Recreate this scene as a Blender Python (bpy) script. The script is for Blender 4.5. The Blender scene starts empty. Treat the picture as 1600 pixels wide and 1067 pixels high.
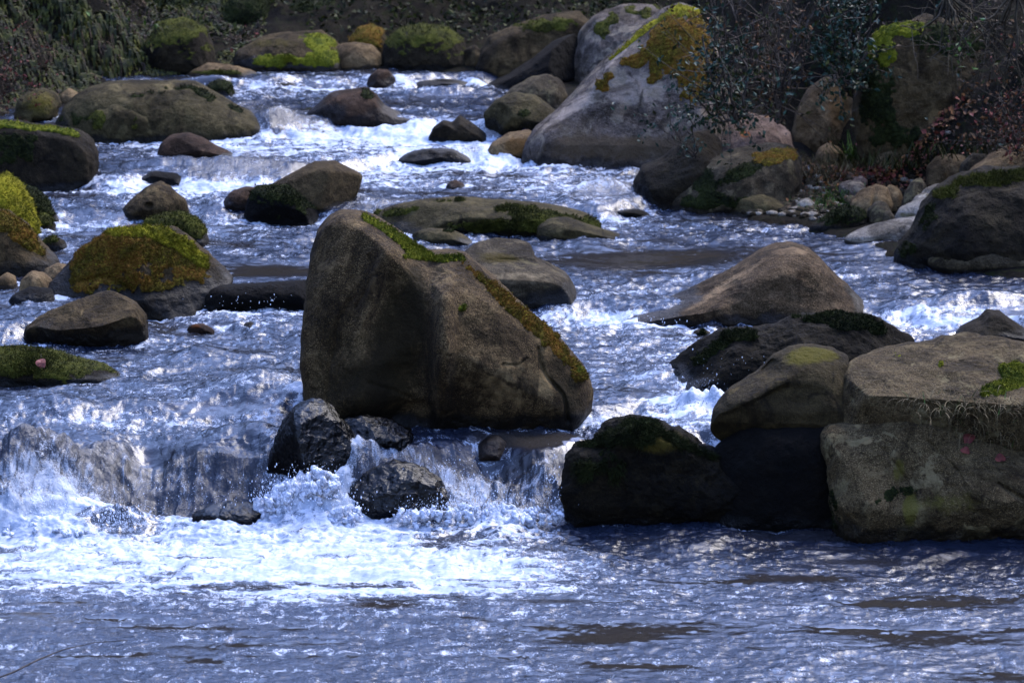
import bpy, math, random
import numpy as np
from mathutils import Vector

random.seed(7)
RNG = np.random.default_rng(11)
scene = bpy.context.scene
COL = scene.collection

# ------------------------------------------------------------------ camera
CAM_H, PITCH, HALF = 4.5, math.radians(11.0), math.radians(9.0)
FPX = 800.0 / math.tan(HALF)
cam = bpy.data.cameras.new("camera")
cam.sensor_width = 36.0
cam.lens = 18.0 / math.tan(HALF)
cam.clip_start, cam.clip_end = 0.5, 2000.0
cam.dof.use_dof = True
cam.dof.focus_distance = 19.0
cam.dof.aperture_fstop = 4.5
cam_ob = bpy.data.objects.new("camera", cam)
cam_ob.location = (0, 0, CAM_H)
cam_ob.rotation_euler = (math.pi / 2 - PITCH, 0, 0)
COL.objects.link(cam_ob)
scene.camera = cam_ob

# ------------------------------------------------------------------ light
SUN_EL, SUN_AZ = math.radians(50), math.radians(42)     # azimuth from +Y towards +X: behind the river, a little right
world = bpy.data.worlds.new("World")
scene.world = world
world.use_nodes = True
wn = world.node_tree
wn.nodes.clear()
sky = wn.nodes.new("ShaderNodeTexSky")
sky.sky_type = 'NISHITA'
sky.sun_disc = False
sky.sun_elevation = SUN_EL
sky.sun_rotation = SUN_AZ
sky.air_density = 1.6
sky.dust_density = 0.6
sky.ozone_density = 5.0
bg = wn.nodes.new("ShaderNodeBackground")
bg.inputs[1].default_value = 0.15
wo = wn.nodes.new("ShaderNodeOutputWorld")
tint = wn.nodes.new("ShaderNodeMix")
tint.data_type, tint.blend_type = 'RGBA', 'MULTIPLY'
tint.inputs[0].default_value = 1.0
tint.inputs[7].default_value = (1.12, 0.98, 1.17, 1)      # faintly violet overcast
wn.links.new(sky.outputs[0], tint.inputs[6])
wn.links.new(tint.outputs[2], bg.inputs[0])
wn.links.new(bg.outputs[0], wo.inputs[0])
sun = bpy.data.lights.new("sun", 'SUN')
sun.energy = 1.25
sun.angle = math.radians(26)
sun.color = (1.0, 0.94, 0.84)
sun_ob = bpy.data.objects.new("sun", sun)
sd = Vector((math.sin(SUN_AZ) * math.cos(SUN_EL), math.cos(SUN_AZ) * math.cos(SUN_EL), math.sin(SUN_EL)))
sun_ob.rotation_euler = sd.to_track_quat('Z', 'Y').to_euler()
sun_ob.location = (0, 20, 30)
COL.objects.link(sun_ob)
scene.view_settings.view_transform = 'Standard'
scene.view_settings.look = 'None'
scene.view_settings.gamma = 1.0
scene.view_settings.exposure = 2.75
scene.view_settings.use_curve_mapping = False
try:
    scene.cycles.use_denoising = True
    scene.cycles.max_bounces = 6
    scene.cycles.transparent_max_bounces = 6
except Exception:
    pass

# ------------------------------------------------------------------ maths
CP, SP = math.cos(PITCH), math.sin(PITCH)


def ray(px, py):
    """direction of the photograph's line of sight through a pixel (unit depth along the lens axis)"""
    u = (px - 800.0) / FPX
    v = (533.5 - py) / FPX
    return np.array([u, CP + SP * v, -SP + CP * v])


def proj(P):
    d = P - np.array([0, 0, CAM_H])
    zc = d[..., 1] * CP - d[..., 2] * SP
    zc = np.where(np.abs(zc) < 1e-3, 1e-3, zc)
    up = d[..., 1] * SP + d[..., 2] * CP
    return 800 + FPX * d[..., 0] / zc, 533.5 - FPX * up / zc


def on_z(px, py, z):
    r = ray(px, py)
    t = (z - CAM_H) / r[2]
    return np.array([r[0] * t, r[1] * t, z])


def on_y(px, py, y):
    r = ray(px, py)
    t = y / r[1]
    return np.array([r[0] * t, y, CAM_H + r[2] * t])


def sstep(x, a, b):
    t = np.clip((x - a) / (b - a), 0, 1)
    return t * t * (3 - 2 * t)


_pr = np.random.default_rng(3)
_PERM = _pr.permutation(256).astype(np.int32)
_PERM = np.concatenate([_PERM, _PERM, _PERM])
_G = _pr.normal(size=(256, 3))
_G /= np.linalg.norm(_G, axis=1)[:, None]
_G = _G.astype(np.float32)


def pn(P):
    """gradient noise, about -0.7..0.7"""
    P = np.asarray(P, dtype=np.float32)
    i = np.floor(P).astype(np.int32)
    f = P - i
    i &= 255
    u = f * f * f * (f * (f * 6 - 15) + 10)
    out = np.zeros(P.shape[:-1], dtype=np.float32)
    for dx in (0, 1):
        wx = u[..., 0] if dx else 1 - u[..., 0]
        a = _PERM[i[..., 0] + dx]
        for dy in (0, 1):
            wy = u[..., 1] if dy else 1 - u[..., 1]
            b = _PERM[a + ((i[..., 1] + dy) & 255)]
            for dz in (0, 1):
                wz = u[..., 2] if dz else 1 - u[..., 2]
                g = _G[_PERM[b + ((i[..., 2] + dz) & 255)]]
                dot = g[..., 0] * (f[..., 0] - dx) + g[..., 1] * (f[..., 1] - dy) + g[..., 2] * (f[..., 2] - dz)
                out += wx * wy * wz * dot
    return out


def fbm(P, octv=4, gain=0.5, lac=2.03):
    out, a, q = 0, 1.0, np.array(P, dtype=np.float32)
    for k in range(octv):
        out = out + a * pn(q + 17.3 * k)
        q = q * lac
        a *= gain
    return out


def ridged(P, octv=3, gain=0.5, lac=2.1):
    out, a, q = 0, 1.0, np.array(P, dtype=np.float32)
    for k in range(octv):
        out = out + a * (0.35 - np.abs(pn(q + 9.7 * k)) * 1.6)
        q = q * lac
        a *= gain
    return out


# ------------------------------------------------------------------ river levels
# each fall or riffle: the line where it meets the water below, how high it is, how long
STEPS = [
    (0.32, 0.60, [(-400, 845), (0, 838), (150, 812), (400, 820), (560, 815), (700, 812), (870, 814), (960, 796), (1100, 788), (1300, 785), (1600, 790), (1900, 795)]),
    (0.05, 0.35, [(-400, 668), (0, 666), (500, 650), (930, 668), (1000, 652), (1140, 645), (1600, 640), (1900, 640)]),
    (0.09, 0.30, [(-400, 550), (0, 545), (230, 494), (480, 489), (930, 508), (1365, 508), (1480, 520), (1600, 535), (1900, 550)]),
    (0.10, 0.40, [(-400, 372), (0, 365), (300, 352), (480, 348), (560, 366), (940, 350), (1030, 332), (1300, 326), (1900, 326)]),
    (0.08, 0.30, [(-400, 300), (150, 298), (330, 296), (450, 290), (620, 260), (800, 256), (1000, 256), (1900, 240)]),
    (0.13, 0.40, [(-400, 226), (420, 221), (520, 214), (680, 212), (760, 228), (830, 238), (1900, 200)]),
    (0.09, 0.35, [(-400, 156), (400, 143), (600, 140), (750, 135), (1900, 130)]),
]
SLOPE = 0.010
_lines = []
_cum = 0.0
for h, w, pts in STEPS:
    W = []
    for (a, b) in pts:
        z = _cum
        for _ in range(6):
            p = on_z(a, b, z)
            z = _cum + SLOPE * max(0, p[1] - 17.7)
        W.append(p[:2])
    W = np.array(sorted([tuple(q) for q in W]))
    _lines.append((h, w, W))
    _cum += h


def step_dist(k, x, y):
    h, w, W = _lines[k]
    return y - np.interp(x, W[:, 0], W[:, 1])


def level(x, y):
    x = np.asarray(x, dtype=float)
    y = np.asarray(y, dtype=float)
    z = SLOPE * np.clip(y - 17.7, 0, 20)
    for k, (h, w, W) in enumerate(_lines):
        d = step_dist(k, x, y) + (0.10 if k == 0 else 0.05) * np.sin(x * 4.3 + k) + 0.05 * np.sin(x * 9.7 + 2 * k + 0.9 * np.sin(x * 3.0))
        ww = w * (1.0 + (0.35 * np.sin(x * 3.1 + 1.0 + k) if k == 0 else 0.0))
        z = z + h * sstep(d, 0.0, ww)
    return z


def _pixline(pts, zf):
    W = np.array([on_z(a, b, zf(b))[:2] for a, b in pts])
    return W[np.argsort(W[:, 1])]


_zt = lambda b: float(np.interp(b, [110, 230, 340, 500, 700, 825], [1.03, 0.75, 0.62, 0.48, 0.38, 0.0]))
SH_R = _pixline([(790, 112), (840, 190), (1010, 240), (1120, 300), (1180, 330), (1260, 338), (1330, 362), (1420, 400), (1640, 440),
                 (1700, 560), (1760, 700), (1850, 850), (2000, 1067)], _zt)
SH_L = _pixline([(340, 112), (230, 124), (70, 178), (-60, 210), (-120, 300), (-150, 450), (-200, 600), (-330, 850), (-480, 1067)], _zt)
SH_R = np.vstack([[9.0, -30.0], [6.5, 4.0], SH_R])
SH_L = np.vstack([[-9.0, -30.0], [-6.5, 4.0], SH_L])
Y_END = on_z(500, 108, 1.03)[1]


def terrain(x, y):
    x = np.asarray(x, dtype=float)
    y = np.asarray(y, dtype=float)
    er = x - np.interp(y, SH_R[:, 1], SH_R[:, 0])
    el = np.interp(y, SH_L[:, 1], SH_L[:, 0]) - x
    eb = y - Y_END
    inside = np.maximum(np.maximum(er, el), eb)
    zr = np.where(er < 1.7, 0.07 * er + 0.03, 0.15 + (er - 1.7) * 0.95)
    zl = np.where(el < 0.5, 0.12 * el, 0.06 + (el - 0.5) * 1.1)
    zb = np.where(eb < 0.5, 0.10 * eb, 0.05 + (eb - 0.5) * 0.40 + np.clip(eb - 4, 0, None) * 0.8)
    zz = np.where(er > 0, zr, -1)
    zz = np.maximum(zz, np.where(el > 0, zl, -1))
    zz = np.maximum(zz, np.where(eb > 0, zb, -1))
    zin = np.maximum(inside * 0.5, -0.28)
    zz = np.where(inside > 0, zz, zin)
    zz = 20.0 * np.tanh(zz / 20.0)
    nz = (fbm(np.stack([x * 0.9, y * 0.9, x * 0], -1), 4) * np.clip(inside, 0, 4) * 0.22
          + fbm(np.stack([x * 2.3, y * 2.3, x * 0 + 4], -1), 3) * np.clip(el, 0, 1) * 0.35)
    return level(np.clip(x, -9, 9), np.clip(y, -30, 40)) + zz + nz


_T = np.concatenate([np.arange(12, 45, 0.03), np.arange(45, 90, 0.2)])


def hit(px, py, dz=0.0):
    """the point of river or ground seen through a pixel"""
    r = ray(px, py)
    t = _T / r[1]
    P = np.stack([r[0] * t, _T, CAM_H + r[2] * t], -1)
    g = np.maximum(level(P[:, 0], P[:, 1]), terrain(P[:, 0], P[:, 1])) + dz
    k = np.nonzero(P[:, 2] < g)[0]
    k = k[0] if len(k) else len(_T) - 1
    return P[k]


# ------------------------------------------------------------------ objects
def tag(o, label=None, cat=None, group=None, kind=None):
    if label: o["label"] = label
    if cat: o["category"] = cat
    if group: o["group"] = group
    if kind: o["kind"] = kind
    return o


def mesh_ob(name, V, F, mat, parent=None, origin=None, attrs=None, smooth=True):
    """V (n,3) world coordinates; F (m,k) of one face size, or a list of such arrays"""
    V = np.asarray(V, dtype=np.float32)
    org = np.array(origin if origin is not None else (0, 0, 0), dtype=np.float32)
    if not isinstance(F, list): F = [F]
    F = [np.asarray(f, dtype=np.int32) for f in F if len(f)]
    me = bpy.data.meshes.new(name)
    me.vertices.add(len(V))
    me.vertices.foreach_set("co", (V - org).ravel())
    nl = sum(f.size for f in F)
    me.loops.add(nl)
    me.loops.foreach_set("vertex_index", np.concatenate([f.ravel() for f in F]))
    npoly = sum(len(f) for f in F)
    me.polygons.add(npoly)
    sizes = np.concatenate([np.full(len(f), f.shape[1], dtype=np.int32) for f in F])
    starts = np.concatenate([[0], np.cumsum(sizes)[:-1]]).astype(np.int32)
    me.polygons.foreach_set("loop_start", starts)
    try:
        me.polygons.foreach_set("loop_total", sizes)
    except Exception:
        pass
    me.polygons.foreach_set("use_smooth", np.full(npoly, smooth))
    for k, a in (attrs or {}).items():
        at = me.attributes.new(k, 'FLOAT', 'POINT')
        at.data.foreach_set("value", np.asarray(a, dtype=np.float32).ravel())
    me.update(calc_edges=True)
    me.validate()
    me.materials.append(mat)
    o = bpy.data.objects.new(name, me)
    COL.objects.link(o)
    if parent is not None:
        o.parent = parent
        o.location = Vector(org) - parent.location
    else:
        o.location = Vector(org)
    return o


# ------------------------------------------------------------------ materials
class NT:
    def __init__(s, name):
        s.m = bpy.data.materials.new(name)
        s.m.use_nodes = True
        s.t = s.m.node_tree
        s.t.nodes.clear()
        s.out = s.t.nodes.new("ShaderNodeOutputMaterial")
        s.b = s.t.nodes.new("ShaderNodeBsdfPrincipled")
        s.t.links.new(s.b.outputs[0], s.out.inputs[0])

    def L(s, a, b): s.t.links.new(a, b)

    def val(s, sock, v):
        if hasattr(v, "is_linked") or isinstance(v, bpy.types.NodeSocket): s.L(v, sock)
        else: sock.default_value = v

    def attr(s, n):
        a = s.t.nodes.new("ShaderNodeAttribute")
        a.attribute_name = n
        return a.outputs["Fac"]

    def coord(s, scale=(1, 1, 1), rnd=True):
        c = s.t.nodes.new("ShaderNodeNewGeometry").outputs["Position"]
        m = s.t.nodes.new("ShaderNodeMapping")
        m.inputs["Scale"].default_value = scale
        s.L(c, m.inputs["Vector"])
        if rnd:
            oi = s.t.nodes.new("ShaderNodeObjectInfo").outputs["Random"]
            k = s.math('MULTIPLY', oi, 37.0)
            cx = s.t.nodes.new("ShaderNodeCombineXYZ")
            for i in range(3): s.L(k, cx.inputs[i])
            s.L(cx.outputs[0], m.inputs["Location"])
        return m.outputs[0]

    def noise(s, vec, scale, detail=4, rough=0.55, dist=0.0):
        n = s.t.nodes.new("ShaderNodeTexNoise")
        n.inputs["Scale"].default_value = scale
        n.inputs["Detail"].default_value = detail
        n.inputs["Roughness"].default_value = rough
        n.inputs["Distortion"].default_value = dist
        s.L(vec, n.inputs["Vector"])
        return n.outputs["Fac"]

    def voro(s, vec, scale, feature='F1'):
        n = s.t.nodes.new("ShaderNodeTexVoronoi")
        n.feature = feature
        n.inputs["Scale"].default_value = scale
        s.L(vec, n.inputs["Vector"])
        return n.outputs["Distance"]

    def math(s, op, a, b=0.0, c=None, clamp=False):
        n = s.t.nodes.new("ShaderNodeMath")
        n.operation = op
        n.use_clamp = clamp
        s.val(n.inputs[0], a)
        s.val(n.inputs[1], b)
        if c is not None: s.val(n.inputs[2], c)
        return n.outputs[0]

    def sm(s, v, a, b, lo=0.0, hi=1.0):
        n = s.t.nodes.new("ShaderNodeMapRange")
        n.interpolation_type = 'SMOOTHSTEP'
        s.val(n.inputs[0], v)
        n.inputs[1].default_value, n.inputs[2].default_value = a, b
        n.inputs[3].default_value, n.inputs[4].default_value = lo, hi
        return n.outputs[0]

    def mix(s, f, a, b, mode='MIX'):
        n = s.t.nodes.new("ShaderNodeMix")
        n.data_type = 'RGBA'
        n.blend_type = mode
        s.val(n.inputs[0], f)
        for sock, v in ((n.inputs[6], a), (n.inputs[7], b)):
            if isinstance(v, tuple): sock.default_value = v + (1,)
            else: s.L(v, sock)
        return n.outputs[2]

    def bump(s, h, strength, dist, nrm=None):
        n = s.t.nodes.new("ShaderNodeBump")
        s.val(n.inputs["Strength"], strength)
        n.inputs["Distance"].default_value = dist
        s.L(h, n.inputs["Height"])
        if nrm is not None: s.L(nrm, n.inputs["Normal"])
        return n.outputs[0]

    def set(s, **k):
        for a, v in k.items():
            sock = s.b.inputs[a.replace("_", " ")]
            if isinstance(v, tuple) and len(v) == 3: v = v + (1,)
            s.val(sock, v)
        return s.m


def rock_mat(name, dark, mid, light, speck=0.5, lichen=0.0, lichcol=(0.30, 0.31, 0.27), stain=(0.10, 0.09, 0.02), sp_scale=150, warm=None):
    K = (0.30, 0.232, 0.125) if warm is None else warm
    dark, mid, light, lichcol, stain = [tuple(v * k * 0.82 for v, k in zip(q, K)) for q in (dark, mid, light, lichcol, stain)]
    n = NT(name)
    co = n.coord()
    big = n.noise(co, 2.2, 5, 0.6, 0.4)
    med = n.noise(co, 11, 6, 0.65)
    fine = n.noise(co, sp_scale, 3, 0.6)
    grit = n.noise(co, sp_scale * 0.33, 4, 0.7)
    strk = n.noise(n.coord((7, 7, 1.2)), 1.0, 5, 0.6)
    c = n.mix(n.sm(big, 0.36, 0.64), dark, mid)
    c = n.mix(n.math('MULTIPLY', n.sm(med, 0.48, 0.72), 0.75), c, light)
    c = n.mix(n.math('MULTIPLY', n.sm(strk, 0.52, 0.75), 0.5), c, dark)
    c = n.mix(n.math('MULTIPLY', n.sm(fine, 0.51, 0.66), speck), c, tuple(v * 1.7 for v in light))
    c = n.mix(n.math('MULTIPLY', n.sm(grit, 0.50, 0.34), speck), c, tuple(v * 0.30 for v in dark))
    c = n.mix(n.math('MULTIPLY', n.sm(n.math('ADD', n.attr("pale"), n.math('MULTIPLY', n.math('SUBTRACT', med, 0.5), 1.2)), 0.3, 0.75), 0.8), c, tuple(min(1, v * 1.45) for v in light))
    if lichen > 0:
        lv = n.noise(co, 5.5, 7, 0.7, 0.6)
        c = n.mix(n.math('MULTIPLY', n.sm(lv, 0.60 - 0.1 * lichen, 0.64 - 0.08 * lichen), 0.85), c, lichcol)
        lw = n.noise(co, 26, 4, 0.6)
        c = n.mix(n.math('MULTIPLY', n.sm(lw, 0.63, 0.68), 0.6 * lichen), c, lichcol)
    ck = n.voro(n.mix(0.35, n.coord((1.3, 1.3, 0.8)), n.coord((1, 1, 1))), 1.6, 'DISTANCE_TO_EDGE')
    warp = n.math('MULTIPLY', n.math('SUBTRACT', n.noise(co, 6, 5, 0.7), 0.5), 0.14)
    crk = n.math('MULTIPLY', n.sm(n.math('ADD', ck, warp), 0.018, 0.0), n.sm(big, 0.50, 0.58))
    c = n.mix(n.math('MULTIPLY', crk, 0.7), c, tuple(v * 0.3 for v in dark))
    blot = n.noise(n.coord((2.5, 2.5, 1.5)), 1.0, 8, 0.7, 0.8)
    c = n.mix(n.sm(blot, 0.47, 0.60), c, n.mix(1.0, c, (0.40, 0.385, 0.36), 'MULTIPLY'))
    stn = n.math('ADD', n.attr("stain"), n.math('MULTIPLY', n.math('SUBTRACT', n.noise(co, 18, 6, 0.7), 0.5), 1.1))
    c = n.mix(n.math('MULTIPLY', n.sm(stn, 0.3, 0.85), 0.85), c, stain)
    wet = n.math('ADD', n.attr("wet"), n.math('MULTIPLY', n.math('SUBTRACT', med, 0.5), 0.5))
    wet = n.sm(wet, 0.25, 0.6)
    c = n.mix(wet, c, n.mix(1.0, c, (0.20, 0.20, 0.20), 'MULTIPLY'))  # wet rock tone; its strong darkening also paints in underside shade
    rough = n.math('MULTIPLY_ADD', n.sm(n.attr('wet'), 0.85, 1.0), -0.42, n.math('MULTIPLY_ADD', wet, -0.38, 0.94))
    b1 = n.bump(med, 0.7, 0.04)
    dry = n.sm(n.attr('wet'), 0.5, 1.0, 1.0, 0.12)
    b2 = n.bump(grit, n.math('MULTIPLY', dry, 0.8), 0.014, b1)
    b3 = n.bump(fine, n.math('MULTIPLY', dry, 0.6), 0.005, b2)
    return n.set(Base_Color=c, Roughness=rough, Normal=b3, Specular_IOR_Level=n.sm(n.attr('wet'), 0.4, 1.0, 0.08, 0.15))


def moss_mat(name, a, b, c3, sc=14):
    a, b, c3 = [tuple(v * 0.45 for v in q) for q in (a, b, c3)]
    n = NT(name)
    co = n.coord()
    f1 = n.noise(co, sc * 0.45, 4, 0.6, 0.3)
    f2 = n.noise(co, sc * 4, 5, 0.7)
    f3 = n.noise(co, 190, 3, 0.7)
    c = n.mix(n.sm(f1, 0.38, 0.62), a, b)
    c = n.mix(n.sm(f2, 0.48, 0.70), c, c3)
    c = n.mix(n.math('MULTIPLY', n.sm(f3, 0.5, 0.3), 0.6), c, tuple(v * 0.3 for v in a))
    bp = n.bump(f2, 0.8, 0.02)
    bp = n.bump(f3, 0.9, 0.008, bp)
    return n.set(Base_Color=c, Roughness=0.95, Normal=bp, Specular_IOR_Level=0.05)


def leaf_mat(name, a, b, rough=0.5):
    a, b = [tuple(v * 0.8 for v in q) for q in (a, b)]
    n = NT(name)
    co = n.coord(rnd=False)
    c = n.mix(n.sm(n.noise(co, 9, 3, 0.6), 0.4, 0.62), a, b)
    c = n.mix(n.sm(n.noise(co, 45, 2, 0.6), 0.5, 0.7), c, tuple(v * 0.5 for v in a))
    return n.set(Base_Color=c, Roughness=rough, Specular_IOR_Level=0.15)


R = {}
R['hero'] = rock_mat("rock_brown_speckled", (0.055, 0.043, 0.030), (0.105, 0.084, 0.060), (0.27, 0.23, 0.18), speck=0.75, stain=(0.022, 0.020, 0.010), sp_scale=150, warm=(0.34, 0.268, 0.148))  # near-black stain tone, also used for shade painted on the central boulder
R['brown'] = rock_mat("rock_brown", (0.05, 0.042, 0.03), (0.11, 0.095, 0.07), (0.23, 0.20, 0.155), speck=0.5, stain=(0.12, 0.12, 0.02))
R['olive'] = rock_mat("rock_olive_grey", (0.055, 0.055, 0.036), (0.12, 0.12, 0.085), (0.24, 0.235, 0.18), speck=0.45, stain=(0.20, 0.20, 0.03))
R['grey'] = rock_mat("rock_grey", (0.06, 0.058, 0.06), (0.13, 0.128, 0.13), (0.28, 0.275, 0.28), speck=0.5, lichen=0.3)
R['dark'] = rock_mat("rock_dark", (0.016, 0.015, 0.013), (0.034, 0.031, 0.026), (0.085, 0.08, 0.068), speck=0.4, stain=(0.05, 0.05, 0.015))
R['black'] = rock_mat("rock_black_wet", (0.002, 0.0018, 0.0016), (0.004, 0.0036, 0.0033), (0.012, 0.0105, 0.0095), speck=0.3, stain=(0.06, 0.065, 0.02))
R['weed'] = rock_mat("rock_black_weedy", (0.006, 0.0055, 0.0038), (0.014, 0.0125, 0.0085), (0.048, 0.044, 0.03), speck=0.5, stain=(0.14, 0.13, 0.03))
R['purple'] = rock_mat("rock_purple_brown", (0.05, 0.036, 0.038), (0.12, 0.085, 0.09), (0.24, 0.18, 0.19), speck=0.4, stain=(0.25, 0.09, 0.02))
R['pale'] = rock_mat("rock_pale_lavender", (0.10, 0.09, 0.09), (0.22, 0.205, 0.215), (0.46, 0.44, 0.45), speck=0.45, lichen=0.8, lichcol=(0.46, 0.44, 0.40), stain=(0.15, 0.12, 0.08), warm=(0.29, 0.245, 0.19))
R['pink'] = rock_mat("rock_pinkish", (0.13, 0.105, 0.10), (0.26, 0.22, 0.21), (0.42, 0.37, 0.36), speck=0.4, lichen=0.5, stain=(0.4, 0.15, 0.03), warm=(0.38, 0.30, 0.235))
R['tan'] = rock_mat("rock_tan", (0.13, 0.10, 0.07), (0.27, 0.22, 0.15), (0.42, 0.36, 0.27), speck=0.35, stain=(0.16, 0.10, 0.04), warm=(0.38, 0.305, 0.20))
R['white'] = rock_mat("rock_whitish", (0.22, 0.21, 0.21), (0.40, 0.39, 0.39), (0.62, 0.60, 0.58), speck=0.5, warm=(0.42, 0.37, 0.29))
R['lich'] = rock_mat("rock_lichened", (0.075, 0.065, 0.05), (0.16, 0.14, 0.11), (0.30, 0.28, 0.23), speck=0.7, lichen=0.45, lichcol=(0.34, 0.34, 0.29), stain=(0.18, 0.20, 0.06))
M = {}
M['green'] = moss_mat("moss_bright_green", (0.05, 0.07, 0.006), (0.16, 0.17, 0.012), (0.28, 0.27, 0.02))
M['yellow'] = moss_mat("moss_yellow", (0.11, 0.10, 0.008), (0.30, 0.26, 0.015), (0.42, 0.38, 0.03))
M['orange'] = moss_mat("moss_rusty", (0.08, 0.055, 0.008), (0.19, 0.085, 0.014), (0.26, 0.22, 0.02))
M['dark'] = moss_mat("moss_dark", (0.008, 0.011, 0.004), (0.022, 0.028, 0.007), (0.05, 0.058, 0.012))
M['olive'] = moss_mat("moss_olive", (0.025, 0.028, 0.006), (0.075, 0.08, 0.012), (0.14, 0.13, 0.02))

# ------------------------------------------------------------------ ground and river surface
def water_mat():
    n = NT("river_water")
    co = n.coord((1, 0.8, 1), rnd=False)
    foam, strk = n.attr("foam"), n.attr("streak")
    w1 = n.noise(co, 11, 5, 0.65, 0.8)
    w2 = n.noise(n.coord((15, 42, 20), rnd=False), 1.0, 5, 0.68, 0.4)
    f1 = n.noise(co, 15, 10, 0.74, 0.9)
    f2 = n.noise(n.coord((15, 5.0, 5.0), rnd=False), 1.0, 9, 0.70, 1.6)
    f3 = n.noise(co, 130, 4, 0.75)
    a = n.math('MULTIPLY_ADD', n.math('SUBTRACT', f1, 0.5), n.sm(foam, 0.35, 1.0, 2.8, 1.7), foam)
    a = n.math('MULTIPLY_ADD', n.math('SUBTRACT', f3, 0.5), n.sm(foam, 0.35, 0.95, 1.5, 0.7), a)
    f0 = n.noise(n.coord((2.2, 8, 2), rnd=False), 1.0, 6, 0.65, 0.6)
    a = n.math('MULTIPLY_ADD', n.math('SUBTRACT', f0, 0.5), 1.5, a)
    fa = n.sm(a, 0.46, 0.94)
    b = n.math('MULTIPLY_ADD', n.math('SUBTRACT', f2, 0.5), 2.6, strk)
    b = n.math('MULTIPLY_ADD', n.math('SUBTRACT', f3, 0.5), 1.4, b)
    fb = n.math('MULTIPLY', n.sm(b, 0.40, 1.1), 0.85)
    fac = n.math('MAXIMUM', n.math('MULTIPLY', fa, n.sm(foam, 0.0, 0.12)), n.math('MULTIPLY', fb, n.sm(strk, 0.0, 0.1)))
    deep = n.mix(n.attr("calm_reflect"), (0.005, 0.007, 0.013), (0.017, 0.014, 0.010))  # brown reflection of the bank painted into the calm patches
    fc = n.mix(n.sm(n.noise(n.coord((3.5, 9, 5), rnd=False), 1.0, 7, 0.7, 0.5), 0.38, 0.62), (0.15, 0.18, 0.225), (0.31, 0.325, 0.355))
    fc = n.mix(n.sm(f1, 0.40, 0.52), (0.14, 0.17, 0.215), fc)
    c = n.mix(fac, deep, fc)
    rough = n.math('MULTIPLY_ADD', fac, 0.5, 0.03)
    lively = n.sm(n.attr("calm_reflect"), 0.0, 0.8, 1.0, 0.06)
    b1 = n.t.nodes.new("ShaderNodeBump")
    b1.inputs["Distance"].default_value = 0.05
    n.L(n.math('MULTIPLY', lively, 0.17), b1.inputs["Strength"])
    n.L(w1, b1.inputs["Height"])
    b2 = n.t.nodes.new("ShaderNodeBump")
    b2.inputs["Distance"].default_value = 0.020
    n.L(n.math('MULTIPLY', lively, 0.34), b2.inputs["Strength"])
    n.L(w2, b2.inputs["Height"])
    n.L(b1.outputs[0], b2.inputs["Normal"])
    b3 = n.bump(f3, n.math('MULTIPLY', lively, 0.13), 0.004, b2.outputs[0])
    b4 = n.t.nodes.new("ShaderNodeBump")
    b4.inputs["Distance"].default_value = 0.02
    n.L(n.sm(strk, 0.0, 0.3, 0.0, 0.9), b4.inputs["Strength"])
    n.L(f2, b4.inputs["Height"])
    n.L(b3, b4.inputs["Normal"])
    b3 = b4.outputs[0]
    return n.set(Base_Color=c, Roughness=rough, Normal=b3, IOR=1.333)


def soil_mat():
    n = NT("bank_soil")
    co = n.coord(rnd=False)
    a = n.noise(co, 1.5, 6, 0.6, 0.4)
    b = n.noise(co, 14, 7, 0.7)
    c = n.mix(n.sm(a, 0.4, 0.62), (0.003, 0.0026, 0.002), (0.008, 0.006, 0.0035))
    c = n.mix(n.sm(b, 0.5, 0.68), c, (0.008, 0.0095, 0.0025))
    c = n.mix(n.sm(n.noise(co, 45, 4, 0.6), 0.58, 0.7), c, (0.018, 0.011, 0.0055))
    return n.set(Base_Color=c, Roughness=0.95, Normal=n.bump(b, 0.8, 0.06), Specular_IOR_Level=0.04)


WATER, SOIL = water_mat(), soil_mat()


def grid_faces(nr, nc):
    i = np.arange((nr - 1) * nc).reshape(nr - 1, nc)[:, :-1]
    return np.stack([i, i + 1, i + nc + 1, i + nc], -1).reshape(-1, 4)


def spaced(pts):
    out = []
    for (a, b, st) in pts:
        out.append(np.arange(a, b, st))
    return np.concatenate(out)


gx = spaced([(-400, -60, 34), (-60, -12, 3.0), (-12, -6, 0.3), (-6, 7, 0.07), (7, 13, 0.3), (13, 60, 3.0), (60, 401, 34)])
gy = spaced([(-120, -20, 12), (-20, 10, 1.2), (10, 22, 0.25), (22, 37, 0.08), (37, 50, 0.5), (50, 100, 4), (100, 501, 40)])
GX, GY = np.meshgrid(gx, gy)
GZ = terrain(GX, GY)
ter = mesh_ob("ground", np.stack([GX, GY, GZ], -1).reshape(-1, 3), grid_faces(len(gy), len(gx)), SOIL)
tag(ter, "dark soil of the river bed and its wooded banks", None, None, "structure")


def blob(px, py, items):
    o = 0
    for it in items:
        cx, cy, rx, ry, s = it[:5]
        an = math.radians(it[5]) if len(it) > 5 else 0
        dx, dy = px - cx, py - cy
        u = (dx * math.cos(an) + dy * math.sin(an)) / rx
        v = (-dx * math.sin(an) + dy * math.cos(an)) / ry
        q = u * u + v * v
        o = o + s * np.exp(-q * q * 0.7 - q * 0.4)
    return o


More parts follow.
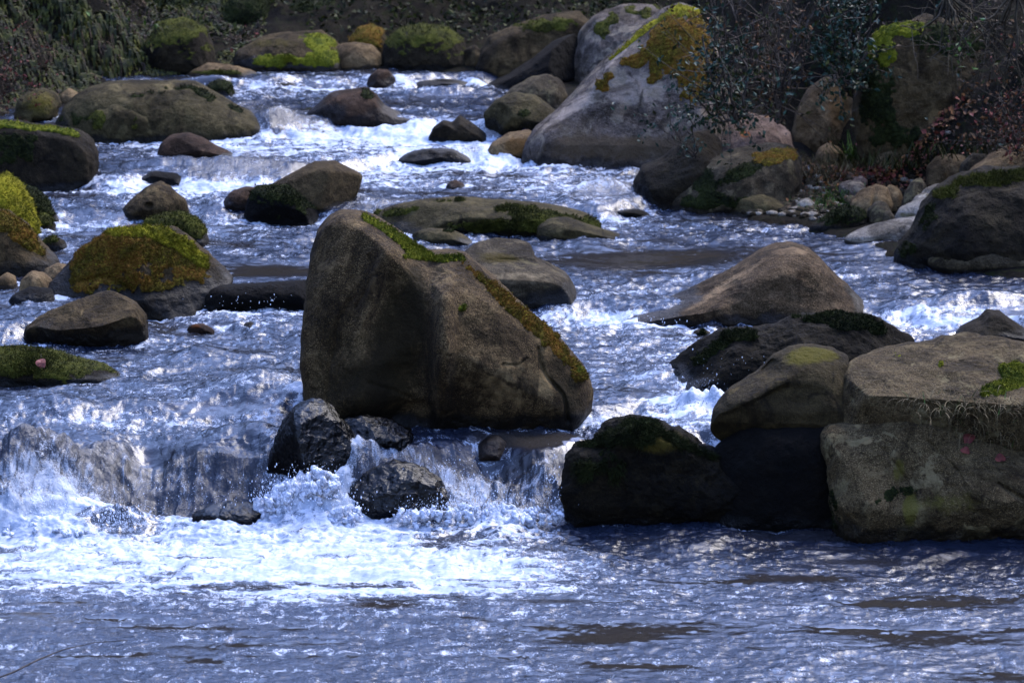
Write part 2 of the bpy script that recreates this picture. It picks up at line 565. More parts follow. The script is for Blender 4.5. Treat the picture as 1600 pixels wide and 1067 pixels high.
def build_water():
    ys = [4.0]
    while ys[-1] < Y_END + 1.5:
        y = ys[-1]
        if y < 13.5: st = 0.12
        elif y < 17.25: st = 0.017
        elif y < 18.35: st = 0.0065
        elif y < 22: st = 0.018
        else: st = 0.024 + (y - 22) * 0.0009
        ys.append(y + st)
    ys = np.array(ys)
    us = np.concatenate([np.linspace(-0.42, -0.175, 30)[:-1], np.linspace(-0.175, 0.175, 760), np.linspace(0.175, 0.42, 30)[1:]])
    U, Y = np.meshgrid(us, ys)
    X = U * Y
    Z = level(X, Y)
    px, py = proj(np.stack([X, Y, Z], -1))
    pc = lambda sx, sy, o=0.0: np.stack([X * sx, Y * sy, np.full_like(X, o)], -1)
    wx = fbm(pc(1.6, 1.3, 5.1), 2)
    wy = fbm(pc(1.6, 1.3, 8.7), 2)
    pw = lambda sx, sy, o=0.0: np.stack([X * sx + wx * 0.9, Y * sy + wy * 0.9, np.full_like(X, o)], -1)
    # how lively the water is
    live = np.full_like(X, 0.75)
    foam = np.zeros_like(X)
    for k, (st, ln) in enumerate([(1.25, 1.5), (0.25, 0.5), (0.45, 0.6), (0.5, 0.7), (0.6, 0.8), (0.85, 0.8), (0.7, 0.8)]):
        d = -step_dist(k, X, Y)
        below = np.exp(-np.clip(d, 0, 9) / (ln * 0.5)) * sstep(d, -0.25, 0.05)
        if k == 0:
            below = below * sstep(px, 920, 780)
        foam += st * below * (0.75 + (0.6 if k == 0 else 1.3) * pn(pc(1.3, 0.8, k * 3.1)))
        live += below * (0.5 if k == 0 else 0.7)
    calm = blob(px, py, [(985, 985, 150, 16, 0.9), (930, 1000, 110, 8, 0.8), (1460, 1000, 170, 17, 0.8), (1500, 940, 130, 9, 0.7), (600, 946, 70, 7, 0.9), (1380, 945, 120, 6, 0.6), (1230, 905, 100, 7, 0.8), (880, 940, 90, 6, 0.6), (1350, 880, 90, 7, 0.5), (1560, 1060, 120, 8, 0.8), (310, 1010, 80, 7, 0.6), (150, 970, 60, 5, 0.5), (1000, 1045, 110, 6, 0.7), (1300, 985, 60, 8, .5), (1000, 408, 170, 17, 1.0), (430, 424, 90, 10, 1.1), (1350, 340, 120, 12, 0.5), (830, 688, 90, 13, 1.3), (1180, 395, 140, 12, 0.4),
                         (1180, 338, 90, 8, 0.7), (230, 842, 10, 2, 0)])
    front = sstep(Y, 17.3, 16.2)
    glass = sstep(fbm(np.stack([X * 1.2 + wx, Y * 4.2, X * 0 + 3.3], -1), 5, 0.75), 0.08, 0.62) * front
    calm = np.clip(calm, 0, 1) + 0.8 * glass + 0.5 * sstep(fbm(np.stack([X * 1.1, Y * 3.0, X * 0 + 8.3], -1), 3), 0.15, 0.4) * (1 - front)
    calm = np.clip(calm, 0, 1)
    still = 1 - 0.84 * calm
    live = live * (1 - 0.85 * np.clip(calm, 0, 1)) * (1 - 0.55 * front)
    # broad swells, then chop
    onfall = 1 - 0.75 * sstep(step_dist(0, X, Y), -0.05, 0.03) * sstep(step_dist(0, X, Y), 0.5, 0.35)
    live = live * onfall
    still = still * onfall
    h = 0.060 * fbm(pw(1.5, 1.3, 0), 3) * live
    h += 0.031 * ridged(pw(3.6, 3.3, 2.0), 3) * live
    h += 0.0135 * ridged(pw(7, 12, 4.0), 3, 0.55) * (0.60 + live) * still
    h += 0.0036 * ridged(pc(26, 30, 6.0), 2) * (0.5 + live) * still
    # standing humps over hidden stones (centre px, py, radius x m, radius y m, height m)
    for (hx, hy, rx, ry, hh) in [(400, 612, 0.30, 0.22, 0.12), (70, 750, 0.30, 0.30, 0.14), (215, 730, 0.12, 0.4, -0.07), (330, 760, 0.28, 0.25, 0.12), (600, 745, 0.26, 0.2, 0.10), (310, 560, 0.2, 0.15, 0.07),
                                 (390, 690, 0.25, 0.2, 0.08), (370, 265, 0.5, 0.16, 0.10), (440, 195, 0.38, 0.2, 0.14), (1540, 478, 0.5, 0.15, 0.10),
                                 (950, 296, 0.28, 0.15, 0.10), (700, 150, 0.4, 0.15, 0.10), (1060, 590, 0.22, 0.16, 0.06), 
                                 (260, 262, 0.3, 0.12, 0.07), (760, 750, 0.12, 0.12, -0.05), (700, 790, 0.5, 0.10, 0.05), (190, 818, 0.25, 0.08, 0.07),
                                 (90, 640, 0.3, 0.2, 0.05), (230, 640, 0.2, 0.12, 0.05), (330, 130, 0.4, 0.1, 0.06), (820, 170, 0.2, 0.3, 0.1)]:
        p = hit(hx, hy)
        q = ((X - p[0]) / rx) ** 2 + ((Y - p[1]) / ry) ** 2
        h += hh * np.exp(-q)
    # painted whitewater and streaks of falling water
    foam += blob(px, py, [(300, 880, 560, 50, 0.42, 1), (640, 880, 300, 55, 0.38), (600, 910, 700, 50, 0.15), (640, 205, 120, 20, 0.9), (1085, 628, 70, 22, 1.0), (1010, 660, 110, 12, 0.5),
                          (1050, 680, 120, 20, 0.35), (900, 290, 180, 26, 0.35), (480, 235, 260, 22, 0.4), (520, 130, 260, 26, 0.35), (1500, 500, 130, 20, 0.5), (1000, 500, 140, 9, 0.35),
                          (490, 770, 75, 50, 0.7), (820, 480, 120, 30, 0.1), (300, 300, 200, 15, 0.3), (700, 400, 1100, 330, 0.27), (250, 640, 330, 50, 0.22), (1050, 560, 130, 60, 0.2),
                          (600, 280, 100, 30, 0.35), (700, 255, 80, 20, 0.3), (400, 480, 130, 20, 0.3), (880, 790, 60, 30, 0.1), (60, 790, 100, 60, 0.35)])
    foam -= blob(px, py, [(330, 770, 90, 45, 1.0), (600, 770, 60, 40, 0.9), (1250, 850, 330, 22, 0.5), (220, 735, 90, 30, 0.4)]) * 1.0
    d0 = step_dist(0, X, Y)
    fall = sstep(d0, -0.03, 0.04) * sstep(d0, 0.6, 0.40)
    streak = fall * blob(px, py, [(50, 795, 105, 55, 0.75), (740, 775, 90, 55, 0.72), (850, 750, 35, 80, 0.45, 20), (230, 745, 260, 80, 0.40), (600, 760, 120, 70, 0.35), (480, 770, 60, 50, 0.7), (600, 725, 60, 25, 0.3)])
    streak = streak + 0.5 * blob(px, py, [(450, 190, 80, 22, 1.0, 15), (370, 262, 120, 25, 0.7), (600, 324, 60, 14, 1.0), (950, 300, 70, 20, 0.6), (750, 238, 60, 14, 0.9), (880, 640, 1, 1, 0)])
    foam += 0.29 * front  # aerated flecks, also painting brighter sky reflection into the front water
    for (cx, cy, hw, dm) in FOOT:
        sel = (np.abs(X - cx) < hw * 1.6 + 0.1) & (np.abs(Y - cy) < dm * 1.6 + 0.3)
        xs_, ys_ = X[sel], Y[sel]
        q = np.sqrt(((xs_ - cx) / hw) ** 2 + ((ys_ - cy) / dm) ** 2)
        g = np.exp(-(np.clip(np.abs(q - 1.0) * min(hw, dm), 0, None) / 0.05) ** 2)
        nn = np.clip(0.5 + 1.6 * pn(np.stack([xs_ * 4, ys_ * 4, xs_ * 0 + cx], -1)), 0, 1)
        foam[sel] += 0.42 * g * nn
        h[sel] += 0.016 * g * sstep(ys_, cy - dm * 0.3, cy + dm * 0.6) - 0.006 * g * sstep(ys_, cy, cy - dm)
    foam = np.clip(foam, 0, 1.15)
    # splashes thrown up at the foot of the fall and over hidden stones
    bub = np.abs(fbm(pc(13, 11, 21.0), 2)) * 1.6
    for (hx, hy, rx, ry, hh) in [(478, 806, 0.19, 0.16, 0.22), (440, 812, 0.12, 0.12, 0.13), (540, 815, 0.10, 0.07, 0.16), (190, 826, 0.20, 0.08, 0.14), (60, 836, 0.3, 0.1, 0.10),
                                 (350, 832, 0.25, 0.07, 0.06), (720, 822, 0.22, 0.08, 0.12), (800, 822, 0.12, 0.07, 0.12), (640, 822, 0.2, 0.06, 0.08), (1085, 636, 0.14, 0.08, 0.12), (1125, 640, 0.08, 0.06, 0.09),
                                 (570, 212, 0.2, 0.10, 0.06), (650, 212, 0.35, 0.10, 0.06), (780, 262, 0.3, 0.1, 0.06), (870, 270, 0.3, 0.1, 0.06), (650, 290, 0.3, 0.12, 0.06), (420, 226, 0.4, 0.1, 0.06), (1420, 505, 0.3, 0.1, 0.05), (470, 628, 0.12, 0.1, 0.10)]:
        p = hit(hx, hy)
        q = ((X - p[0]) / rx) ** 2 + ((Y - p[1]) / ry) ** 2
        g = np.exp(-q)
        h += hh * g * (0.55 + 0.35 * bub)
        foam = np.maximum(foam, g * 1.1)
    h += np.clip(foam, 0, 1) * (0.013 * np.abs(fbm(pc(9, 7, 11.0), 3)) + 0.005 * np.abs(pn(pc(30, 20, 3.0))))
    h += fall * (0.15 * fbm(np.stack([X * 3.0 + wy, Y * 3.2, X * 0 + 2], -1), 3) + 0.012 * ridged(pc(17, 13, 14.0), 2) + 0.030 * ridged(np.stack([X * 11 + wx * 2, Y * 1.6, X * 0 + 7], -1), 2) + 0.007 * pn(np.stack([X * 42 + wx * 3, Y * 5, X * 0 + 9], -1)))
    calm_reflect = np.clip(calm * 0.8, 0, 1)
    foam = foam * (1 - 0.8 * calm)
    V = np.stack([X, Y, Z + h], -1).reshape(-1, 3)
    w = mesh_ob("river_water", V, grid_faces(len(ys), len(us)), WATER, attrs=dict(foam=foam, streak=streak, calm_reflect=calm_reflect))
    tag(w, "fast blue river tumbling over ledges between the boulders, white with foam below each fall", None, None, "structure")
    return w




# ------------------------------------------------------------------ rocks
def polar(poly, c, th):
    """distance from c to the outline along every angle (the farthest crossing)"""
    A = np.array(poly) - c
    B = np.roll(A, -1, axis=0)
    d = np.stack([np.cos(th), np.sin(th)], -1)
    E = B - A
    den = d[:, None, 0] * E[None, :, 1] - d[:, None, 1] * E[None, :, 0]
    den = np.where(np.abs(den) < 1e-9, 1e-9, den)
    t = (A[None, :, 0] * E[None, :, 1] - A[None, :, 1] * E[None, :, 0]) / den
    s = (A[None, :, 0] * d[:, None, 1] - A[None, :, 1] * d[:, None, 0]) / den
    ok = (s >= -1e-6) & (s <= 1 + 1e-6) & (t > 0)
    r = np.where(ok, t, 0).max(1)
    bad = r <= 0
    if bad.any():
        r[bad] = np.interp(th[bad], th[~bad], r[~bad], period=2 * math.pi)
    return r


def tufts(P, N, n, ln, wd, rng, droop=0.3):
    """n little blades standing on points P with normals N"""
    k = rng.integers(0, len(P), n)
    p = P[k] + rng.normal(size=(n, 3)) * wd * 0.8
    d = N[k] + rng.normal(size=(n, 3)) * 0.55
    d[:, 2] += 0.25
    d /= np.linalg.norm(d, axis=1)[:, None] + 1e-9
    s = np.cross(d, rng.normal(size=(n, 3)))
    s /= np.linalg.norm(s, axis=1)[:, None] + 1e-9
    L = ln * rng.uniform(0.5, 1.4, (n, 1))
    a = p - s * wd * 0.5 - d * L * 0.25
    b = p + s * wd * 0.5 - d * L * 0.25
    c = p + d * L
    c[:, 2] -= L[:, 0] * droop
    V = np.stack([a, b, c], 1).reshape(-1, 3)
    F = np.arange(3 * n).reshape(-1, 3)
    return V, F


ROCKS = {}
FOOT = []


def rock(name, label, group, out, mat='grey', base=None, dk=1.0, planes=None, pl=None, rough=0.035, dents=(), cracks=(), moss=None, wet=0.12, stain=(), pale=(),
         lean=0.25, under=None, box=0.75, Y=None, sink=0.35, smooth=1.0, seed=None, cat='boulder', frq=1.0, res=1.0, wetall=0.0, zc=0.25, dy=0.0):
    seed = seed if seed is not None else int(out[0][0] * 7 + out[len(out) // 2][1] * 13) % 9973
    rng = np.random.default_rng(seed)
    xs = [p[0] for p in out]
    ysq = [p[1] for p in out]
    wpx, hpx = max(xs) - min(xs), max(ysq) - min(ysq)
    pyb = base if base is not None else max(ysq)
    xm = 0.5 * (min(xs) + max(xs))
    if Y is None:
        g = hit(xm, pyb)
        Yf, zw = g[1], g[2]
    else:
        Yf = Y
        zw = on_y(xm, pyb, Y)[2]
    s = Yf / FPX
    Dm = dk * 0.5 * math.sqrt(wpx * min(hpx * 1.5 + 8, wpx * 1.5)) * s
    Yc = Yf + Dm * 0.72 + dy
    W = np.array([on_y(a, b, Yc) for a, b in out])[:, [0, 2]]
    H = W[:, 1].max() - zw
    wid = W[:, 0].max() - W[:, 0].min()
    zb = zw - sink * H - 0.05
    l, r = W[0], W[-1]
    poly = list(map(tuple, W)) + [(r[0] - 0.06 * wid, zb), ((l[0] + r[0]) / 2, zb - 0.05 * H), (l[0] + 0.06 * wid, zb)]
    c = np.array([0.5 * (W[:, 0].min() + W[:, 0].max()), zw + zc * H])
    nt = int(np.clip((wpx + hpx) * 0.62 * res, 36, 460))
    nf = max(10, int(nt * 0.42))
    nb = max(4, int(nt * 0.12))
    th = np.linspace(0, 2 * math.pi, nt, endpoint=False)
    Rr = polar(poly, c, th)
    k = max(1, int(nt * 0.012 * smooth))
    ker = np.hanning(2 * k + 3)[1:-1]
    ker /= ker.sum()
    Rr = np.convolve(np.concatenate([Rr[-len(ker):], Rr, Rr[:len(ker)]]), ker, 'same')[len(ker):-len(ker)]
    ph = np.concatenate([np.linspace(math.pi / 2, 0, nf, endpoint=False), np.linspace(0, -math.pi / 2, nb + 1)])[1:-1]
    TH, PH = np.meshgrid(th, ph)
    ca = np.abs(np.cos(PH)) ** box
    u = Rr[None, :] * ca * np.cos(TH)
    v = Rr[None, :] * ca * np.sin(TH)
    w = -Dm * np.sign(np.sin(PH)) * np.abs(np.sin(PH)) ** 1.0
    P = np.stack([u, w, v], -1).reshape(-1, 3)
    P = np.vstack([P, [[0, -Dm, 0]], [[0, Dm, 0]]])
    nr = len(ph)
    # flat faces
    plist = []
    if planes is None: planes = 2 if group == 'boulders in the river' and not pl else 0
    for q in range(planes):
        a = rng.uniform(-1.25, 1.25)
        e = rng.uniform(-0.1, 0.9)
        plist.append((math.sin(a) * math.cos(e), -math.cos(a) * math.cos(e), math.sin(e), rng.uniform(0.72, 0.9)))
    plist += list(pl or [])
    if under is None: under = 0.74 if group == 'boulders in the river' else 0
    if under: plist.append((0.0, -0.86, -0.5, under))
    for (a, b, cc, fr) in plist:
        nn = np.array([a, b, cc], float)
        nn /= np.linalg.norm(nn)
        q = P @ nn
        d = fr * q.max()
        ex = q - d
        sft = 0.035 * q.max()
        ex = 0.5 * (ex + np.sqrt(ex * ex + sft * sft))
        P = P - nn * ex[:, None] * 0.97
    # lean back: upper parts farther away, kept in line with the outline
    dl = lean * np.clip(P[:, 2], -0.1 * H, None)
    P[:, 1] += dl
    C = np.array([c[0], Yc, c[1]])
    zrow = P[:, 2] + C[2]
    P[:, 2] -= dl * (CAM_H - zrow) / Yc * 1.0
    if group in ('boulders in the river', 'rocks along the left side') and Y is None: FOOT.append((C[0], C[1], wid * 0.5, Dm))
    # relief
    siz = math.sqrt(wid * max(H, 0.3 * wid))
    rad = P / (np.linalg.norm(P, axis=1)[:, None] + 1e-9)
    S = P * (1.9 * frq / siz) + seed * 0.37
    dsp = fbm(S, 5, 0.5) * rough * siz * 1.6
    dsp += fbm(S * 6.5 + 11, 4, 0.6) * rough * siz * 0.22
    dsp += (np.abs(fbm(S * 1.7 + 31, 3)) - 0.15) * -rough * siz * 0.9
    Wp = P + C
    ppx, ppy = proj(Wp)
    front = np.concatenate([np.repeat(sstep(np.sin(ph), -0.05, 0.35), nt), [1, 0]])
    P = P + rad * dsp[:, None]
    for dn in dents:
        P[:, 1] += dn[4] * np.squeeze(blob(ppx, ppy, [(dn[0], dn[1], dn[2], dn[3], 1.0) + tuple(dn[5:6])])) * front
    for (pts, wdp, dep) in cracks:
        dmin = np.full(len(P), 1e9)
        for a, b in zip(pts[:-1], pts[1:]):
            a, b = np.array(a, float), np.array(b, float)
            e = b - a
            t = np.clip(((ppx - a[0]) * e[0] + (ppy - a[1]) * e[1]) / (e @ e), 0, 1)
            dmin = np.minimum(dmin, np.hypot(ppx - a[0] - t * e[0], ppy - a[1] - t * e[1]))
        P[:, 1] += dep * np.exp(-(dmin / wdp) ** 2) * front
    Wp = P + C
    # faces
    i = np.arange(nt)
    j = (i + 1) % nt
    Fq = np.concatenate([np.stack([r_ * nt + i, r_ * nt + j, (r_ + 1) * nt + j, (r_ + 1) * nt + i], -1) for r_ in range(nr - 1)])
    Fq = Fq[:, ::-1]
    fp, bp = nr * nt, nr * nt + 1
    Ft = np.concatenate([np.stack([i, np.full(nt, fp), j], -1), np.stack([(nr - 1) * nt + i, (nr - 1) * nt + j, np.full(nt, bp)], -1)])
    Ft = Ft[:, ::-1]
    # normals
    Nn = np.zeros_like(Wp)
    fn = np.cross(Wp[Fq[:, 2]] - Wp[Fq[:, 0]], Wp[Fq[:, 3]] - Wp[Fq[:, 1]])
    for q in range(4): np.add.at(Nn, Fq[:, q], fn)
    Nn /= np.linalg.norm(Nn, axis=1)[:, None] + 1e-12
    if (Nn * (Wp - C)).sum(1).mean() < 0:
        Nn = -Nn
        Fq, Ft = Fq[:, ::-1], Ft[:, ::-1]
    Nn[fp] = (0, -1, 0)
    Nn[bp] = (0, 1, 0)
    lv = level(Wp[:, 0], Wp[:, 1]) if Y is None else np.full(len(Wp), zw)
    ab = Wp[:, 2] - np.maximum(lv, -9)
    nz = fbm(Wp * 5.0, 3)
    wv = np.clip(1.0 - ab / max(wet * 2.3, 0.01) + nz * 0.5, 0, 0.8) if wet > 0 else np.zeros(len(Wp))  # waterline wetness, made taller to paint shade on the lower fronts too
    wv = np.maximum(wv, wetall)
    ppx, ppy = proj(Wp)
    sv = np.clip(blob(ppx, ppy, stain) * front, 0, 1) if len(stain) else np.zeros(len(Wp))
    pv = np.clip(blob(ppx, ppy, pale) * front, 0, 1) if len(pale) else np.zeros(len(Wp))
    o = mesh_ob(name, Wp, [Fq, Ft], R[mat], origin=(C[0], C[1], C[2]), attrs=dict(wet=wv, stain=sv, pale=pv))
    tag(o, label, cat, group)
    if moss:
        mlist = moss if isinstance(moss, list) else [moss]
        for md in mlist:
            thk = md.get('th', 0.022)
            mm = np.zeros(len(Wp)) + md.get('bias', -0.35)
            if 'top' in md:
                mm += sstep(Nn[:, 2], md['top'], md['top'] + 0.45) * md.get('amt', 1.0) * sstep(ab, 0.02, 0.10)
            if 'blobs' in md:
                bl = blob(ppx, ppy, md['blobs']) * (front * 0.8 + 0.2) * sstep(ab, -0.05, 0.02)
                mm += bl
                if 'top' not in md: mm -= 1.5 * sstep(bl, 0.22, 0.06)
            mf = md.get('f', 1.0)
            mm += fbm(Wp * 9.0 * mf + 3, 4, 0.6) * md.get('nz', 0.8)
            keep = mm > 0
            fk = keep[Fq].sum(1) >= 3
            F2 = Fq[fk]
            if len(F2) < 4: continue
            idx, inv = np.unique(F2, return_inverse=True)
            t = np.clip(mm[idx], 0, 1)
            clump = np.abs(fbm(Wp[idx] * 26 * mf, 3)) * 0.9 + 0.4
            off = (sstep(t, 0.0, 0.35) * thk * clump - 0.003)
            V2 = Wp[idx] + Nn[idx] * off[:, None]
            F2 = inv.reshape(-1, 4)
            nT = int(md.get('tufts', min(9000, len(idx) * (0.9 if Yc < 26 else 0.25))))
            sel = t > 0.12
            if sel.sum() > 5 and nT > 0:
                sc = Yc / 19.0
                tv, tf = tufts(V2[sel], Nn[idx][sel], nT, md.get('tl', 0.016) * sc, 0.006 * sc, rng, md.get('droop', 0.2))
                VV = np.vstack([V2, tv])
                FF = [F2, tf + len(V2)]
            else:
                VV, FF = V2, [F2]
            tag(mesh_ob("moss", VV, FF, M[md.get('mat', 'green')], parent=o, origin=(C[0], C[1], C[2])), kind="stuff")
    ROCKS[label] = dict(o=o, P=Wp, N=Nn, px=ppx, py=ppy, front=front, Y=Yc)
    return o

GB, GL, GR, GF, GS = "boulders in the river", "rocks along the left side", "rocks on the right bank", "rocks at the far end of the river", "small stones on the right bank"

# ---- far end
rock("boulder", "round moss-covered boulder below the hanging greenery at the far left end", GF, [(228, 108), (226, 70), (245, 38), (285, 26), (318, 42), (334, 80), (336, 110)], 'dark', moss=dict(top=0.25, amt=1.1, mat='olive', nz=0.9, th=0.012), wet=0.03)
rock("boulder", "broad ledge with red fallen leaves and bright moss at the far bank", GF, [(365, 108), (368, 80), (400, 60), (450, 50), (500, 48), (525, 62), (540, 88), (548, 112)], 'brown', lean=0.6, moss=[dict(blobs=[(505, 62, 35, 14, 1.3), (505, 92, 32, 14, 1.2), (430, 95, 40, 12, 0.9)], mat='green', nz=0.6)], stain=[(420, 68, 60, 10, 0.6)])
rock("rock", "flat beige slab at the waterline below the mossy far bank", GF, [(283, 120), (300, 106), (325, 99), (360, 102), (400, 112), (412, 121)], 'tan', wet=0.03, cat='rock', moss=dict(blobs=[(340, 114, 50, 4, 1)], mat='olive'))
rock("boulder", "rounded moss-capped boulder behind the smooth tan one, far bank", GF, [(540, 98), (546, 60), (560, 43), (580, 38), (600, 48), (608, 78), (606, 104)], 'brown', moss=dict(top=0.1, mat='orange', amt=1.0), wet=0.0, dy=0.3)
rock("boulder", "smooth rounded tan boulder standing at the far water's edge", GF, [(518, 108), (518, 85), (530, 70), (555, 66), (580, 70), (596, 85), (597, 106)], 'tan', wet=0.03)
rock("boulder", "wide dark boulder under green moss, far bank centre", GF, [(592, 106), (600, 70), (622, 45), (660, 38), (700, 44), (725, 62), (738, 104)], 'dark', moss=dict(top=0.3, mat='olive', amt=1.0, th=0.012), wet=0.04)
rock("rock", "small brown rock squeezed between the dark mossy boulder and the long slanting one", GF, [(722, 106), (726, 78), (742, 70), (758, 84), (764, 106)], 'brown', cat='rock', wet=0.03, planes=2)
rock("boulder", "long brown boulder slanting down to the far water's edge", GF, [(738, 108), (750, 80), (765, 58), (800, 42), (850, 26), (905, 18), (930, 40), (925, 100)], 'brown', wet=0.03, moss=dict(blobs=[(850, 40, 60, 12, 0.8)], mat='olive'), planes=2)
rock("boulder", "black slab leaning down to the left into the far riffle", GF, [(752, 134), (790, 122), (830, 95), (870, 62), (900, 52), (915, 80), (905, 120), (870, 134)], 'black', wet=0.02, planes=2, box=0.6)
rock("boulder", "huge dark boulder closing the far end above the slanting brown one", GF, [(690, 42), (700, 5), (740, -25), (830, -30), (900, -10), (912, 30), (900, 50)], 'dark', wet=0, dy=0.9, dk=0.9)
rock("rock", "low orange-brown rock behind the black slab", GF, [(862, 122), (868, 104), (890, 98), (912, 102), (918, 124)], 'tan', cat='rock', stain=[(890, 110, 30, 12, 1)], wet=0)
rock("boulder", "pale rounded boulder behind the tallest moss-crested one", GF, [(893, 128), (898, 85), (905, 50), (930, 25), (970, 10), (1020, 6), (1060, 20), (1075, 120)], 'pale', wet=0.0, lean=0.35, moss=dict(blobs=[(955, 30, 12, 12, 1), (940, 48, 12, 14, 1), (985, 18, 14, 8, .9), (1010, 22, 10, 8, .9), (1040, 8, 30, 10, 1)], mat='olive', th=0.03))
for lab, o, m in [("dark boulder at the very top between the left greenery and the mossy ledge", [(330, 62), (338, 20), (365, -10), (410, -15), (440, 15), (450, 60)], 'dark'),
                  ("second dark boulder at the top, behind the red-leaved ledge", [(430, 52), (440, 15), (480, -5), (525, 0), (550, 25), (558, 52)], 'dark'),
                  ("shadowy boulder under the pale blocks at the top centre", [(556, 50), (565, 28), (600, 20), (640, 26), (665, 50)], 'dark'),
                  ("long shadowy ledge right of the pale blocks at the top", [(655, 52), (680, 34), (740, 28), (800, 34), (830, 55)], 'black')]:
    rock("boulder", lab, GF, o, m, wet=0, dy=0.5, moss=dict(top=0.0, mat='dark'))
# ---- big right group
rock("boulder", "tallest pale lavender boulder with a mossy crest rising to the right over the river", GR,
     [(815, 262), (822, 225), (838, 200), (870, 174), (905, 138), (950, 90), (995, 52), (1035, 18), (1065, 6), (1090, 14), (1112, 50), (1135, 110), (1150, 180), (1150, 262)], 'pale',
     base=264, dk=0.7, lean=0.45, planes=0, pl=[(-0.15, -1, 0.25, 0.72), (-0.55, -0.25, 0.8, 0.9)], wet=0.07, rough=0.022, smooth=0.7, res=1.1,
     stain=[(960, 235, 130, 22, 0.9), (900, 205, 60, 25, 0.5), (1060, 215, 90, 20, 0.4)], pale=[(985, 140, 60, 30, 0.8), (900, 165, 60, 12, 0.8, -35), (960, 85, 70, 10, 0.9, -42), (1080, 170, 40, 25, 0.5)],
     moss=[dict(blobs=[(1045, 85, 46, 34, 1.2), (990, 98, 20, 8, 1.0), (1070, 55, 45, 34, 1.3), (1020, 120, 14, 12, 0.8), (940, 136, 12, 10, 1.3), (951, 120, 8, 6, 1.2), (1085, 110, 35, 50, 1.1)], mat='orange', th=0.035, nz=1.0, f=1.0),
           dict(blobs=[(1030, 28, 60, 7, 1.3, -38), (1080, 18, 40, 12, 1.4), (980, 70, 50, 4, 0.9, -40)], mat='yellow', th=0.03, nz=0.5)])
rock("boulder", "broad pinkish boulder lying between the tallest boulder and the tan upright one", GR, [(1030, 262), (1048, 222), (1085, 195), (1130, 182), (1170, 178), (1210, 186), (1234, 206), (1243, 240), (1243, 268)], 'pink', wet=0, stain=[(1165, 210, 10, 6, 1)], dy=0.3, base=262)
rock("boulder", "dark wedge-shaped boulder leaning on the pinkish one at the water", GR, [(993, 322), (990, 285), (1000, 262), (1040, 245), (1068, 218), (1088, 205), (1115, 204), (1130, 218), (1135, 300), (1100, 325)], 'dark', planes=3, wet=0.05, pale=[(1110, 208, 18, 5, 1)], base=320)
rock("boulder", "smooth rounded boulder crossed by a band of orange and dark moss", GR, [(1026, 328), (1040, 300), (1070, 272), (1110, 250), (1160, 234), (1205, 224), (1236, 226), (1253, 246), (1256, 285), (1240, 325)], 'grey', base=332, wet=0.05, lean=0.35, box=0.8,
     moss=[dict(blobs=[(1205, 245, 38, 13, 1.2, -8), (1245, 240, 12, 10, 0.8)], mat='orange', th=0.02), dict(blobs=[(1100, 285, 22, 25, 1.1), (1160, 268, 40, 12, 1.1, -25), (1120, 315, 60, 12, 1.0)], mat='dark', th=0.02)], pale=[(1120, 255, 70, 10, 0.7, -28)])
rock("rock", "flat grey-green rock at the foot of the moss-banded boulder", GS, [(1128, 331), (1140, 315), (1165, 308), (1190, 303), (1210, 310), (1226, 322), (1230, 332)], 'olive', cat='rock', planes=2, wet=0.03)
rock("boulder", "upright tan boulder leaning against the dark overgrown one", GR, [(1237, 205), (1245, 170), (1262, 140), (1290, 122), (1320, 117), (1340, 130), (1345, 180), (1335, 232), (1300, 228), (1262, 215)], 'tan', base=236, wet=0, planes=1, pl=[(-0.6, -0.8, 0.1, 0.75), (0.6, -0.8, 0, 0.7)], stain=[(1310, 160, 22, 50, 0.9)], box=0.6)
rock("boulder", "huge dark overgrown boulder with white blotches under the hanging roots", GR, [(1335, 245), (1332, 180), (1340, 110), (1365, 60), (1400, 42), (1450, 30), (1520, 40), (1560, 100), (1570, 180), (1560, 250)], 'brown', base=250, wet=0, dk=0.5, dy=0.35, rough=0.06,
     pale=[(1463, 190, 14, 20, 1.3), (1427, 90, 10, 30, 0.9)], moss=[dict(blobs=[(1372, 75, 26, 30, 1.3, -50), (1400, 45, 50, 14, 1.1)], mat='green', th=0.04), dict(blobs=[(1370, 160, 30, 60, 0.8), (1500, 60, 70, 30, 1.0), (1410, 215, 50, 20, 0.6)], mat='dark', th=0.03)])
rock("rock", "small dark-topped stone on the tan one beside the grass tuft", GS, [(1262, 236), (1266, 220), (1282, 212), (1298, 216), (1304, 232), (1300, 240)], 'brown', cat='stone', wet=0)
rock("rock", "rounded tan stone beside the green grass tuft", GS, [(1270, 256), (1280, 232), (1296, 223), (1312, 230), (1324, 250), (1320, 258)], 'tan', cat='stone', wet=0)
rock("rock", "tan stone half buried in red leaves below the dark overgrown boulder", GS, [(1366, 258), (1374, 242), (1392, 235), (1412, 240), (1420, 258)], 'tan', cat='stone', wet=0)
rock("boulder", "speckled tan boulder with a grey patch on the right bank", GR, [(1447, 284), (1448, 262), (1462, 246), (1485, 240), (1510, 243), (1518, 262), (1516, 286)], 'tan', wet=0, stain=[(1482, 275, 15, 14, 0.5)])
rock("rock", "angular grey rock between the speckled tan boulder and the long pale one", GR, [(1496, 282), (1502, 258), (1520, 240), (1538, 240), (1552, 252), (1560, 284)], 'grey', cat='rock', wet=0, planes=3)
rock("boulder", "long pale smooth boulder above the large shaggy one at the right edge", GR, [(1495, 288), (1515, 262), (1550, 242), (1590, 226), (1640, 222), (1690, 250), (1700, 290)], 'tan', wet=0, stain=[(1560, 262, 90, 25, 0.3)], dy=-0.1)
